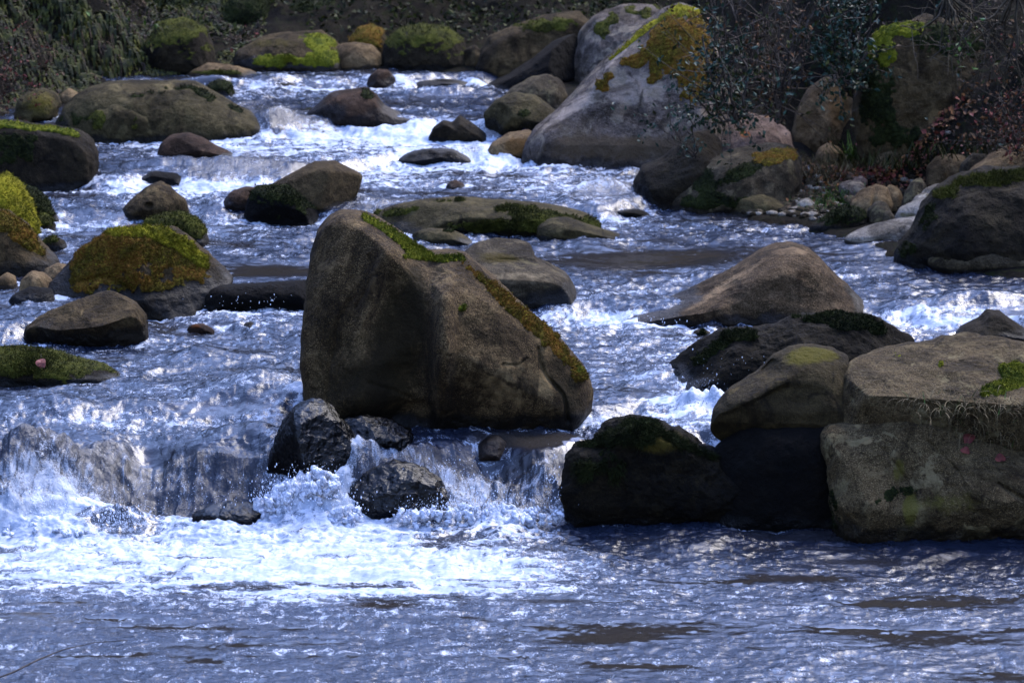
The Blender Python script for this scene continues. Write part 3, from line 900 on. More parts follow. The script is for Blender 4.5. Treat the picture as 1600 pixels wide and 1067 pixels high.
rock("boulder", "large shaggy dark boulder topped with dry moss at the right edge", GR, [(1391, 404), (1398, 384), (1420, 358), (1440, 322), (1462, 295), (1500, 277), (1550, 266), (1600, 263), (1670, 272), (1730, 330), (1760, 405)], 'dark', base=408, lean=0.4, dk=0.8, rough=0.04, wet=0.06, res=1.2,
     moss=[dict(blobs=[(1525, 283, 60, 10, 0.9), (1590, 275, 60, 10, 0.9), (1470, 300, 30, 12, 0.8)], mat='olive', th=0.015, tl=0.03), dict(blobs=[(1440, 330, 30, 30, 0.7), (1410, 390, 30, 14, 0.8)], mat='dark', th=0.015)])
rock("boulder", "long low grey rock lying in the water before the large shaggy boulder", GR, [(1447, 412), (1455, 394), (1482, 382), (1515, 378), (1545, 384), (1562, 394), (1600, 395), (1650, 392), (1700, 404), (1710, 414)], 'grey', base=414, wet=0.03, dk=0.8)
rock("rock", "blocky greenish-tan rock resting behind the long low grey one", GR, [(1556, 394), (1558, 374), (1572, 366), (1600, 372), (1640, 376), (1645, 396)], 'olive', cat='rock', Y=None, dy=0.25, planes=3, wet=0, base=396)
# ---- right bank stones
S = lambda lab, out, m, **k: rock("stone", lab, GS, out, m, cat='stone', wet=k.pop('wet', 0), **k)
S("dark green-grey wedge stone at the right waterline", [(1265, 354), (1290, 340), (1320, 324), (1345, 326), (1356, 342), (1352, 356)], 'dark', wet=0.03, moss=dict(top=0.3, mat='dark'))
S("large tan stone with a split down its right side, heaped on the right bank", [(1320, 338), (1330, 312), (1345, 298), (1372, 288), (1388, 292), (1396, 318), (1385, 342)], 'tan', cracks=[([(1368, 290), (1364, 330)], 3, 0.05)])
S("rounded tan stone leaning on the split one's right side", [(1372, 330), (1376, 300), (1392, 288), (1408, 296), (1412, 318), (1404, 334)], 'tan')
S("small grey stone left of the heaped tan stones", [(1316, 324), (1320, 309), (1334, 304), (1342, 316), (1340, 328)], 'grey')
S("bluish grey egg-shaped stone before the heaped tan stones", [(1355, 346), (1356, 328), (1368, 314), (1384, 315), (1394, 330), (1392, 347)], 'grey')
S("little grey pointed stone leaning on the bluish egg-shaped one", [(1376, 348), (1380, 332), (1389, 328), (1398, 338), (1398, 348)], 'grey')
S("black and white mottled stone beside the large shaggy boulder", [(1397, 340), (1405, 326), (1420, 318), (1445, 310), (1462, 312), (1462, 332), (1430, 342)], 'white', stain=[(1415, 336, 20, 5, 0.8)])
S("second mottled stone, nearest the shaggy boulder's top left", [(1420, 322), (1430, 308), (1448, 300), (1468, 302), (1470, 320)], 'white', pale=[(1440, 305, 10, 5, 1)], stain=[(1455, 305, 10, 4, .8)])
S("plain white stone lying against the long dark boulder's shoulder", [(1438, 306), (1448, 294), (1468, 286), (1482, 292), (1484, 308)], 'white')
S("slanting dark grey stone standing behind the mottled ones", [(1408, 320), (1414, 300), (1425, 284), (1440, 276), (1448, 290), (1444, 320)], 'grey', planes=2)
S("pinkish tip of stone above the slanting dark grey one", [(1424, 290), (1428, 281), (1438, 277), (1448, 284), (1448, 292)], 'pink', dy=0.1)
S("lavender stone among red leaves on the right bank", [(1302, 304), (1312, 288), (1330, 281), (1348, 284), (1356, 300), (1350, 308)], 'pale')
S("small pale stone above the lavender one", [(1324, 288), (1332, 277), (1346, 274), (1356, 282), (1356, 290)], 'pink')
S("pinkish white pebble beside the green patch", [(1242, 324), (1250, 313), (1262, 309), (1272, 316), (1274, 326)], 'white')
S("long cream stone sloping into the water before the shaggy boulder", [(1316, 372), (1340, 360), (1370, 350), (1410, 342), (1440, 338), (1448, 350), (1440, 374)], 'white', wet=0.02, dk=0.8, lean=0.5)
S("flat grey stone at the toe of the moss-banded boulder, beside the pebbles", [(1200, 318), (1210, 304), (1225, 300), (1240, 308), (1242, 320)], 'olive', planes=1)
S("dark pebble between the white stones and the dark boulder", [(1405, 308), (1409, 298), (1418, 296), (1424, 304), (1422, 310)], 'dark')
S("brown pebble at the edge of the grass patch", [(1286, 322), (1291, 314), (1301, 312), (1309, 320), (1308, 326)], 'brown')

# ---- left side, back to front
rock("boulder", "round yellow-green boulder on the left bank under red twigs", GL, [(22, 180), (28, 155), (45, 140), (65, 137), (85, 145), (95, 162), (88, 186), (50, 192)], 'olive', stain=[(62, 162, 34, 26, 0.7)], wet=0, base=190)
rock("rock", "small pale stone right of the round yellow-green boulder", GL, [(88, 162), (95, 146), (108, 138), (122, 146), (128, 162)], 'tan', cat='rock', wet=0)
rock("boulder", "long smooth grey-olive boulder spreading over the left half of the upper river", GL,
     [(88, 196), (98, 172), (118, 148), (135, 136), (170, 128), (215, 127), (262, 124), (300, 126), (330, 142), (365, 162), (395, 178), (418, 190), (424, 218)], 'olive', base=222, lean=0.5, dk=0.7, wet=0.06, rough=0.03, res=1.1,
     pale=[(220, 137, 90, 10, 0.7), (140, 165, 30, 12, 0.4)], moss=dict(blobs=[(320, 148, 22, 7, 1.0, 30), (368, 168, 16, 6, 1.0, 25), (250, 143, 60, 5, 0.6, -10), (118, 185, 25, 12, 0.8)], mat='dark', th=0.02))
rock("boulder", "blunt boulder leaning against the front of the long grey-olive one", GL, [(135, 222), (136, 185), (150, 168), (175, 160), (205, 160), (240, 172), (262, 188), (270, 210), (268, 224)], 'olive', wet=0.05, moss=dict(blobs=[(152, 185, 14, 16, 1.1), (210, 192, 8, 14, 0.7)], mat='olive', th=0.02), dk=0.7)
rock("rock", "small dark mossy rock behind the long grey-olive boulder's right shoulder", GL, [(318, 150), (325, 132), (342, 124), (360, 130), (369, 148), (368, 154)], 'dark', cat='rock', wet=0.05, moss=dict(top=0.2, mat='dark'))
rock("boulder", "big square dark block with moss along its top at the left edge", GL, [(-60, 290), (-60, 200), (-20, 186), (30, 190), (80, 196), (118, 205), (140, 218), (154, 240), (156, 282), (140, 297)], 'dark', base=298, dk=0.8, wet=0.05, box=0.6, pl=[(0.1, -1, 0.1, 0.7)], pale=[(110, 240, 60, 20, 0.35)],
     moss=[dict(blobs=[(30, 196, 80, 7, 1.3, 4), (100, 206, 40, 6, 0.9, 12)], mat='green', th=0.03), dict(blobs=[(15, 230, 50, 30, 0.7)], mat='dark')])
rock("boulder", "smooth purple-brown humped rock in front of the long grey-olive boulder", GB, [(245, 244), (250, 224), (265, 211), (290, 208), (315, 215), (340, 230), (362, 240), (370, 246)], 'purple', wet=0.02, lean=0.35, base=247, rough=0.015)
rock("rock", "low wet black slab in the riffle below the purple-brown hump", GB, [(203, 290), (212, 276), (235, 268), (262, 270), (290, 273), (298, 284), (300, 292)], 'black', wet=0.03, cat='rock')
rock("boulder", "pointed tan rock standing in the riffle beside the dark moss dome", GB, [(186, 345), (192, 325), (212, 305), (230, 290), (248, 285), (268, 293), (288, 312), (297, 330), (300, 348)], 'brown', base=349, wet=0.03, pale=[(240, 300, 30, 15, 0.6)], dents=[(232, 322, 7, 5, 0.05)], planes=1)
rock("boulder", "low dark dome thick with moss beside the pointed tan rock", GB, [(222, 362), (226, 346), (250, 337), (280, 333), (305, 340), (320, 358), (328, 378), (325, 386)], 'dark', base=385, wet=0.05, moss=dict(top=0.0, amt=1.1, mat='olive', th=0.025))
rock("boulder", "dark mossy boulder behind the bright yellow one at the left edge", GL, [(-10, 350), (0, 300), (25, 286), (50, 296), (75, 318), (90, 340), (98, 358)], 'dark', wet=0.05, moss=dict(top=0.0, mat='dark', amt=1.1), planes=1)
rock("rock", "small green-capped rock beside the dark mossy boulder on the left", GL, [(45, 364), (52, 342), (68, 334), (82, 344), (92, 362)], 'dark', cat='rock', moss=dict(top=0.1, mat='olive'), wet=0.02)
rock("rock", "tiny mossy rock at the foot of the small green-capped one", GL, [(60, 388), (68, 374), (85, 369), (100, 376), (107, 388)], 'dark', cat='rock', moss=dict(top=0.0, mat='olive'), wet=0.02)
rock("boulder", "bright yellow-mossed boulder cut by the left edge", GL, [(-90, 385), (-60, 310), (-20, 280), (8, 274), (25, 288), (45, 320), (58, 350), (62, 385)], 'brown', moss=dict(top=-0.4, amt=1.5, mat='yellow', th=0.035, bias=-0.2), wet=0.03)
rock("boulder", "grey boulder with green-gold moss on top, below the bright yellow one", GL, [(-100, 425), (-60, 350), (-20, 328), (12, 330), (40, 350), (70, 385), (92, 405), (98, 425)], 'brown', base=428, moss=dict(blobs=[(5, 345, 50, 18, 1.3, 35), (45, 370, 35, 16, 1.0, 45)], mat='orange', th=0.03), wet=0.08, dk=0.8)
rock("rock", "knobbly tan rock between the two left mossy boulders", GL, [(28, 462), (32, 436), (48, 424), (66, 426), (84, 442), (88, 466)], 'tan', cat='rock', wet=0.03, planes=3)
rock("rock", "flat tan rock tucked against the rusty moss boulder", GL, [(60, 440), (70, 420), (88, 411), (106, 414), (112, 440)], 'tan', cat='rock', wet=0.02, planes=2)
rock("rock", "rounded tan stone at the left edge near the waterline", GL, [(-8, 450), (-4, 434), (10, 426), (24, 432), (28, 450)], 'tan', cat='rock', wet=0.02)
rock("rock", "black wet rock under the knobbly tan one", GL, [(12, 478), (20, 460), (45, 448), (80, 452), (92, 478)], 'black', cat='rock', wet=0.05)
rock("boulder", "big boulder covered in rusty and golden moss on the left", GL,
     [(62, 478), (72, 455), (95, 420), (125, 385), (155, 365), (200, 354), (240, 351), (275, 354), (300, 372), (325, 398), (348, 420), (366, 440), (345, 465)], 'brown', base=484, lean=0.4, dk=0.75, wet=0.16, rough=0.04, res=1.2, pl=[(-0.35, -0.85, 0.35, 0.72), (0.5, -0.8, 0.35, 0.72)],
     cracks=[([(130, 440), (160, 432), (200, 450)], 6, 0.05)], pale=[(300, 432, 40, 14, 0.5)],
     moss=[dict(blobs=[(190, 395, 70, 35, 0.9, 12), (270, 405, 55, 28, 0.8, 25), (150, 410, 40, 34, 0.8), (180, 445, 90, 16, 0.65), (310, 430, 40, 14, 0.5)], mat='orange', th=0.025, nz=1.1),
           dict(blobs=[(265, 375, 60, 12, 1.4, 22), (200, 362, 60, 10, 1.2), (300, 395, 45, 14, 1.0, 38)], mat='yellow', th=0.04, nz=0.7)])
rock("boulder", "angular dark grey rock with a tilted flat top and white scratches", GB,
     [(38, 524), (42, 510), (70, 490), (98, 478), (135, 466), (165, 457), (190, 464), (212, 476), (228, 494), (230, 530), (222, 542)], 'brown', base=547, wet=0.09, box=0.55, lean=0.2, dk=1.0, smooth=0.5, rough=0.03, frq=1.6,
     pl=[(0.4, -0.8, -0.45, 0.58), (-0.45, -0.8, -0.4, 0.62), (-0.12, -0.45, 0.88, 0.62)], pale=[(158, 468, 10, 5, 0.8, -50), (128, 488, 3, 10, 0.7, 20), (195, 478, 25, 10, 0.4)])
rock("boulder", "low moss-covered rock with a red leaf at the left edge", GL, [(-90, 592), (-70, 560), (-20, 545), (30, 543), (80, 553), (130, 564), (170, 574), (192, 584), (196, 594)], 'dark', base=599, lean=0.4, wet=0.03, dk=0.9, res=1.4, moss=dict(top=-0.5, amt=1.1, bias=-0.2, mat='olive', th=0.012, nz=0.8), pale=[(60, 549, 80, 4, 0.8, 6)])
rock("boulder", "long low black rock spanning the small fall left of the central boulder", GB, [(303, 478), (312, 460), (335, 448), (370, 444), (420, 440), (470, 437), (520, 440), (540, 480)], 'black', base=487, wet=0.03, lean=0.05, dk=0.7, res=1.3, pale=[(340, 449, 25, 3, 0.7)])
rock("rock", "little reddish rock just breaking the surface left of the central boulder", GB, [(290, 517), (294, 510), (305, 506), (318, 507), (330, 513), (338, 519)], 'purple', cat='rock', wet=0.0, stain=[(305, 510, 14, 5, 0.6)])
rock("rock", "tiny dark rock near the little reddish one", GB, [(378, 512), (382, 505), (392, 503), (400, 508), (402, 513)], 'dark', cat='rock', wet=0.02)
rock("boulder", "angular brown rock with a peaked top in the middle riffle", GB, [(405, 334), (420, 292), (455, 270), (490, 254), (520, 251), (548, 265), (567, 274), (562, 300), (545, 334)], 'brown', base=338, wet=0.03, box=0.6, smooth=0.5, pl=[(0.7, -0.7, 0.0, 0.7), (-0.2, -0.9, 0.3, 0.75)], rough=0.02)
rock("boulder", "black moss-topped rock in front of the angular brown peaked one", GB, [(382, 336), (388, 308), (398, 291), (425, 289), (448, 292), (468, 305), (488, 322), (508, 338)], 'black', base=338, wet=0.03, dy=-0.15, planes=1, moss=dict(top=0.3, mat='dark', th=0.015))
rock("rock", "small bright green pointed rock beside the black moss-topped one", GB, [(443, 344), (448, 328), (456, 318), (468, 326), (480, 344)], 'dark', cat='rock', wet=0.0, moss=dict(top=-0.6, amt=1.3, mat='olive', bias=-0.2))
rock("boulder", "low purple rock left of the black moss-topped one", GB, [(345, 327), (352, 310), (362, 297), (385, 292), (405, 294), (415, 328)], 'purple', wet=0.05, dy=-0.05)
rock("boulder", "smooth purple rock with a little moss cap across the upper river", GB, [(478, 178), (500, 160), (518, 145), (545, 140), (572, 137), (588, 148), (600, 165), (630, 180), (680, 184), (690, 198)], 'purple', base=204, wet=0.12, lean=0.35, dk=0.8, rough=0.02,
     moss=dict(blobs=[(574, 147, 12, 9, 1.2)], mat='dark', th=0.02))
rock("rock", "small purplish rock poking up at the head of the upper river", GB, [(570, 134), (578, 118), (590, 108), (608, 109), (618, 122), (618, 138)], 'purple', cat='rock', wet=0.06)
rock("rock", "low dark rock awash at the head of the river, left", GB, [(392, 140), (410, 130), (435, 127), (460, 131), (470, 140)], 'dark', cat='rock', wet=0.05)
rock("rock", "low dark ledge awash right of the small purplish rock", GB, [(625, 138), (650, 128), (690, 124), (730, 128), (748, 138)], 'black', cat='rock', wet=0.05)
rock("boulder", "dark angular rock with a notched crest in the upper rapid", GB, [(668, 222), (675, 200), (690, 186), (705, 192), (718, 180), (740, 195), (760, 208), (775, 224)], 'dark', base=226, wet=0.03, planes=2, smooth=0.4)
rock("rock", "low black rock under the notched one", GB, [(618, 252), (640, 238), (675, 232), (710, 234), (735, 248), (738, 256)], 'black', cat='rock', wet=0.05)
rock("boulder", "rounded grey-purple rock at the upper right of the rapid", GB, [(780, 160), (800, 138), (830, 122), (855, 116), (875, 126), (885, 145), (884, 172)], 'grey', wet=0.06, base=178)
rock("boulder", "low olive rock below the rounded grey-purple one", GB, [(755, 178), (775, 156), (805, 146), (835, 150), (860, 165), (875, 182), (870, 204), (820, 206)], 'olive', base=206, wet=0.06, moss=dict(blobs=[(820, 178, 10, 6, 1.1)], mat='dark'))
rock("rock", "flat rock with a rusty flank beside the tallest boulder's left foot", GB, [(755, 244), (770, 222), (795, 208), (825, 203), (842, 215), (842, 248)], 'tan', base=250, cat='rock', wet=0.03, stain=[(808, 228, 22, 14, 1.3)], lean=0.6)
rock("rock", "small maroon rock alone in the whitewater above the long mossy rock", GB, [(694, 297), (700, 286), (712, 281), (724, 287), (731, 297)], 'purple', cat='rock', wet=0.03)
rock("boulder", "long low olive rock edged with dark moss behind the central boulder", GB, [(558, 362), (575, 335), (610, 322), (660, 312), (715, 308), (770, 314), (830, 318), (880, 325), (920, 334), (945, 352), (945, 360)], 'olive', base=368, lean=0.5, dk=0.85, wet=0.05, rough=0.03, res=1.2,
     moss=dict(blobs=[(600, 332, 50, 8, 1.2, -5), (690, 312, 40, 4, 1.0), (855, 340, 80, 12, 1.2, 12), (800, 352, 90, 10, 1.0), (930, 346, 25, 10, 1.2)], mat='olive', th=0.03))
rock("boulder", "flat olive rock below the long mossy one", GB, [(636, 380), (645, 364), (670, 357), (700, 358), (725, 368), (745, 381)], 'olive', base=382, wet=0.03, lean=0.4, moss=dict(blobs=[(703, 360, 10, 3, 1.2)], mat='dark'))
rock("boulder", "smooth teardrop-shaped grey rock with a tapering right end", GB, [(837, 374), (840, 352), (858, 341), (885, 340), (920, 352), (955, 364), (985, 371), (990, 376)], 'olive', base=377, wet=0.02, lean=0.4, rough=0.015, pale=[(880, 348, 40, 6, 0.5)])
rock("rock", "long dark weed-covered rock barely above water, right of the teardrop rock", GB, [(935, 336), (950, 328), (975, 326), (1005, 329), (1018, 337)], 'dark', cat='rock', wet=0.02, moss=dict(top=-0.3, mat='dark'))
rock("boulder", "lumpy wet boulder with a yellow-green hump just behind the central boulder", GB, [(700, 470), (712, 420), (726, 395), (745, 380), (775, 374), (808, 376), (830, 384), (838, 406), (862, 418), (888, 432), (902, 455), (906, 480), (880, 492)], 'grey', base=492, lean=0.3, dk=1.1, wet=0.10, rough=0.02, box=0.5,
     stain=[(785, 395, 45, 18, 1.2)], pale=[(810, 435, 60, 12, 0.8)], dents=[(800, 412, 60, 8, 0.05)], pl=[(0.1, -0.35, 0.95, 0.62), (0.1, -1, -0.1, 0.7)])
R['lilac'] = rock_mat("rock_lilac_brown", (0.06, 0.05, 0.04), (0.13, 0.105, 0.09), (0.33, 0.28, 0.27), speck=0.6)
rock("boulder", "humped lilac-brown boulder with a lit crest right of the central boulder", GB,
     [(930, 502), (965, 488), (1010, 478), (1060, 468), (1100, 450), (1150, 425), (1190, 398), (1222, 382), (1250, 378), (1275, 388), (1300, 412), (1330, 445), (1355, 475), (1362, 490), (1350, 508)], 'lilac', base=509, lean=0.5, dk=0.75, wet=0.06, rough=0.03, res=1.15, zc=0.12, box=0.6, planes=0,
     dents=[(1240, 470, 60, 30, 0.06), (1150, 470, 20, 40, 0.05, -30)], pale=[(1130, 448, 90, 8, 0.8, -33), (1240, 392, 50, 8, 0.8), (1200, 460, 30, 14, 0.4)], stain=[(990, 492, 60, 12, 0.0)])  # pale strips paint wet shine along the left slope and crest
rock("boulder", "jagged black weed-covered rock under the lilac-brown boulder", GB,
     [(1008, 585), (1030, 570), (1060, 552), (1100, 530), (1130, 516), (1175, 510), (1215, 505), (1260, 492), (1320, 485), (1370, 490), (1410, 512), (1445, 528), (1420, 560), (1200, 612)], 'weed', base=612, lean=0.35, dk=0.6, wet=0.05, zc=0.1, res=1.2, smooth=0.4, rough=0.035, frq=1.5,
     moss=dict(blobs=[(1330, 500, 110, 16, 1.2, 8), (1090, 550, 90, 20, 0.9, -28), (1160, 525, 25, 8, 1.1)], mat='dark', th=0.02, tl=0.025), pale=[(1195, 517, 30, 6, 0.6)])
rock("rock", "small weedy tip left of the jagged black rock", GB, [(1078, 524), (1085, 517), (1098, 514), (1110, 518), (1116, 524)], 'dark', cat='rock', wet=0.0, moss=dict(top=-0.5, mat='dark', bias=-0.1))
rock("boulder", "dark peaked rock in the foam at the right edge", GB, [(1490, 524), (1505, 510), (1530, 500), (1545, 484), (1565, 488), (1585, 505), (1615, 522), (1640, 540), (1560, 540)], 'dark', base=538, wet=0.05, planes=2, smooth=0.4)

# ---- the central boulder
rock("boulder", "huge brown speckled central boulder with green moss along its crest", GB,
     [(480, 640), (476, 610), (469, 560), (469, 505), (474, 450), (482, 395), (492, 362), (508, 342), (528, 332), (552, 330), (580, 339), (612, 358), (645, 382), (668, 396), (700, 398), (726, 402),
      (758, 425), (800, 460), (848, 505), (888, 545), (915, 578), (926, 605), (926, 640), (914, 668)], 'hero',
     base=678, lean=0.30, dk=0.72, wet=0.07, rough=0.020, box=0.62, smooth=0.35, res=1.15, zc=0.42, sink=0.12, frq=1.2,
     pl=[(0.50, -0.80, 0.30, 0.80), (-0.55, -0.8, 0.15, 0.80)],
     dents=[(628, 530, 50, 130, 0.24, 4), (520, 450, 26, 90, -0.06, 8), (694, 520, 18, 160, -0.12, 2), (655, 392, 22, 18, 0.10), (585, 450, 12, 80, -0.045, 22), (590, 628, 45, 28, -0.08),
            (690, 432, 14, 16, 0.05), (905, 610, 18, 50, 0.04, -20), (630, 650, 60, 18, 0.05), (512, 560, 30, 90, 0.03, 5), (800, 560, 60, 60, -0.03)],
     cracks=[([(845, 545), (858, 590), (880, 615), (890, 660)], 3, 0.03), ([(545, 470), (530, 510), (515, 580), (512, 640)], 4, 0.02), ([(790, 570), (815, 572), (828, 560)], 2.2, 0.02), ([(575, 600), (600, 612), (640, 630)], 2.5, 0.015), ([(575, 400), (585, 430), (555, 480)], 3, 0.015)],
     stain=[(630, 530, 52, 130, 0.85, 4), (530, 570, 70, 110, 0.55), (650, 460, 12, 60, 0.4), (740, 600, 8, 90, 0.35), (810, 620, 6, 70, 0.3), (735, 440, 50, 22, 0.45), (885, 610, 22, 70, 0.8, -25), (700, 660, 220, 14, 0.6), (570, 610, 60, 50, 0.35)], pale=[(790, 600, 90, 55, 0.55), (505, 430, 26, 70, 0.4), (560, 350, 50, 14, 0.45), (700, 430, 40, 60, 0.35), (850, 600, 14, 20, 0.5), (585, 430, 12, 60, 0.4, 20)],  # own tone plus painted shade in hollow and left face, light at right
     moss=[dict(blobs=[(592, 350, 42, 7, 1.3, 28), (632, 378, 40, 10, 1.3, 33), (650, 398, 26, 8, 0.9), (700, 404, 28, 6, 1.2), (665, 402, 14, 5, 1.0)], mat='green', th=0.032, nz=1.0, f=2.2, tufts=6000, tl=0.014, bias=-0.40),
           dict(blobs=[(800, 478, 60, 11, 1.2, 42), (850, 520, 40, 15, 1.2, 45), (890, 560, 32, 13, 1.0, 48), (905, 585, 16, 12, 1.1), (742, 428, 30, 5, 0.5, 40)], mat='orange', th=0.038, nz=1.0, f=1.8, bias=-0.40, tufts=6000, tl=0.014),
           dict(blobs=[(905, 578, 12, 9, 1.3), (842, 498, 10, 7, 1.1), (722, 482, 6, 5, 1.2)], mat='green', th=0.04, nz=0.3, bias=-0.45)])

# ---- foreground
rock("boulder", "glossy black wet rock at the top of the fall, left of the central boulder's foot", GB,
     [(412, 745), (425, 700), (442, 660), (460, 632), (485, 624), (508, 628), (530, 650), (552, 680), (562, 720), (560, 755)], 'black', base=756, wet=1, wetall=1.0, planes=0, pl=[(-0.6, -0.7, -0.1, 0.7), (0.5, -0.8, 0.2, 0.72)], res=1.6, rough=0.035, frq=1.3, lean=0.02, box=0.6, smooth=0.5, pale=[(500, 660, 20, 25, 0.4)])  # pale patch paints a grey sky reflection into the rock's colour
rock("boulder", "low black wet rock wedged under the central boulder's left foot", GB, [(520, 712), (530, 660), (565, 650), (610, 658), (640, 672), (655, 712)], 'black', base=712, wet=1, wetall=1.0, planes=2, lean=0.05, res=1.3, rough=0.05, frq=1.6)
rock("boulder", "dark purple wet rock in the middle of the fall with water running over it", GB, [(530, 818), (534, 785), (548, 755), (578, 735), (615, 722), (655, 728), (686, 748), (700, 780), (694, 818)], 'black', base=818, wet=1, wetall=1.0, res=1.4, rough=0.045, frq=1.7, lean=0.1, dk=0.8, box=0.6)
rock("rock", "small wine-red wet rock at the lip of the fall", GB, [(742, 716), (748, 694), (762, 682), (778, 680), (792, 692), (796, 716)], 'purple', base=718, cat='rock', wet=1, wetall=0.6, planes=2, stain=[(765, 700, 20, 10, 0.4)])
rock("boulder", "low black wet rock at the foot of the fall left of the splash", GB, [(290, 826), (300, 804), (325, 792), (360, 786), (400, 790), (425, 802), (436, 826)], 'black', base=828, wet=1, wetall=1.0, res=1.2, rough=0.05, frq=1.8, lean=0.05)
rock("boulder", "black weed-crowned block at the right side of the fall", GB,
     [(880, 818), (878, 760), (880, 712), (892, 694), (925, 690), (945, 672), (975, 656), (1005, 652), (1030, 664), (1068, 678), (1100, 698), (1140, 722), (1190, 750), (1240, 790), (1260, 825)], 'weed', base=824, dk=0.5, lean=0.12, box=0.5, wet=0.03, res=1.3, rough=0.05, frq=1.8, smooth=0.3, zc=0.35, sink=0.1,
     stain=[(1030, 690, 50, 22, 0.9)], moss=[dict(blobs=[(1000, 672, 30, 18, 1.5), (962, 684, 22, 12, 1.3), (905, 694, 40, 5, 1.0), (1060, 690, 60, 6, 0.7, 25), (940, 730, 50, 25, 0.5)], mat='dark', th=0.035, tl=0.055, tufts=9000, droop=0.5, nz=0.9, f=1.6)], pl=[(0, -1, 0.05, 0.8)])
R['peanut'] = rock_mat("rock_green_brown", (0.03, 0.027, 0.018), (0.075, 0.068, 0.045), (0.16, 0.145, 0.10), speck=0.35, stain=(0.17, 0.18, 0.03))
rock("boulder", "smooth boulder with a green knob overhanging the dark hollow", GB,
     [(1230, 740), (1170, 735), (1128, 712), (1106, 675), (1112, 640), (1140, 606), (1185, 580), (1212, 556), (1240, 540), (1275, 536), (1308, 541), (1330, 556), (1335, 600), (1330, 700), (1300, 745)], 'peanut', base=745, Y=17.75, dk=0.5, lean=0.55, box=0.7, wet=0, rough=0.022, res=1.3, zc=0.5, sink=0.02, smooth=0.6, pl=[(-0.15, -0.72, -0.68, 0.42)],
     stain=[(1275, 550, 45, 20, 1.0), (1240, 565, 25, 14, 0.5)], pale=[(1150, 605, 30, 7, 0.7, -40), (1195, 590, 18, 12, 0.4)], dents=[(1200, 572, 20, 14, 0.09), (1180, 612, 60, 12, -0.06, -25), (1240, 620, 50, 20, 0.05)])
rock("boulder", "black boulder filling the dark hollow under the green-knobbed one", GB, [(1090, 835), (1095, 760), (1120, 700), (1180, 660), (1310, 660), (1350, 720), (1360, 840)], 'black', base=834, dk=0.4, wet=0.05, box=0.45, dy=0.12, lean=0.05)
rock("boulder", "big flat-topped lichened boulder with green moss patches at the right edge", GB,
     [(1298, 665), (1300, 630), (1318, 585), (1340, 560), (1380, 550), (1430, 540), (1480, 532), (1540, 528), (1600, 535), (1680, 545), (1760, 600), (1780, 700)], 'lich', Y=17.55, base=712, dk=0.95, lean=0.12, box=0.5, wet=0, rough=0.032, frq=1.3, res=1.2, smooth=0.4, zc=0.3,
     pl=[(-0.02, -0.26, 0.96, 0.60), (-0.2, -0.9, -0.40, 0.62)], stain=[(1560, 680, 80, 30, 0.0)],
     moss=dict(blobs=[(1395, 552, 30, 5, 1.2), (1400, 558, 12, 4, 1.0), (1460, 538, 12, 5, 1.0), (1575, 600, 40, 12, 1.3, -20), (1590, 575, 30, 14, 1.3), (1562, 548, 20, 3, 1.1), (1470, 570, 6, 4, 0.8)], mat='green', th=0.03, f=1.3, tl=0.012))
rock("boulder", "front right boulder with grey lichen blotches and a mossy crack", GB,
     [(1312, 832), (1298, 790), (1288, 720), (1286, 680), (1300, 664), (1345, 656), (1400, 644), (1450, 642), (1500, 655), (1560, 680), (1640, 700), (1740, 740), (1800, 800), (1800, 850)], 'lich', base=850, dk=0.55, lean=0.38, box=0.6, wet=0.08, rough=0.036, planes=3, frq=1.4, res=1.2, smooth=0.5, zc=0.35, sink=0.1,
     pl=[(-0.1, -0.95, 0.3, 0.82), (0.3, -0.5, 0.8, 0.85)], dents=[(1410, 770, 16, 50, 0.05, 10), (1350, 790, 40, 14, -0.03), (1540, 760, 70, 40, -0.03)],
     cracks=[([(1380, 700), (1404, 730), (1412, 760)], 3, 0.02), ([(1560, 755), (1600, 780), (1650, 790)], 4, 0.03), ([(1450, 690), (1500, 740), (1520, 790)], 3, 0.02)],
     stain=[(1480, 785, 80, 26, 0.5), (1405, 735, 12, 22, 0.8), (1422, 800, 12, 34, 0.9)], pale=[(1354, 688, 9, 6, 1.2), (1342, 664, 10, 5, 1.0), (1430, 648, 30, 5, 0.8), (1400, 700, 60, 20, 0.25)],
     moss=dict(blobs=[(1408, 766, 26, 10, 0.75, -8), (1385, 778, 22, 8, 0.55, -25), (1300, 800, 14, 40, 0.6)], mat='dark', th=0.012, tl=0.010, nz=0.9, f=2.0))

build_water()

# ------------------------------------------------------------------ plants, leaves, gravel, spray
L = {}
L['green'] = leaf_mat("leaf_dark_green", (0.006, 0.018, 0.010), (0.018, 0.040, 0.022), 0.6)
L['lime'] = leaf_mat("leaf_bright_green", (0.02, 0.05, 0.006), (0.06, 0.11, 0.012))
L['olive'] = leaf_mat("leaf_olive", (0.007, 0.009, 0.0008), (0.028, 0.030, 0.0018), 0.8)
L['gold'] = leaf_mat("leaf_golden_olive", (0.018, 0.018, 0.001), (0.055, 0.050, 0.002), 0.8)
L['brown'] = leaf_mat("leaf_brown", (0.016, 0.010, 0.006), (0.05, 0.028, 0.012), 0.8)
L['orange'] = leaf_mat("leaf_orange_brown", (0.06, 0.024, 0.007), (0.15, 0.06, 0.016), 0.7)
L['red'] = leaf_mat("leaf_red", (0.06, 0.010, 0.007), (0.12, 0.026, 0.015), 0.7)
L['rose'] = leaf_mat("leaf_dusty_red", (0.09, 0.020, 0.014), (0.14, 0.036, 0.024), 0.6)
L['straw'] = leaf_mat("dry_straw", (0.05, 0.036, 0.014), (0.12, 0.09, 0.04), 0.8)
L['bark'] = leaf_mat("twig_bark", (0.020, 0.014, 0.010), (0.055, 0.042, 0.032), 0.85)
L['root'] = leaf_mat("pale_root_bark", (0.02, 0.015, 0.008), (0.05, 0.038, 0.022), 0.85)


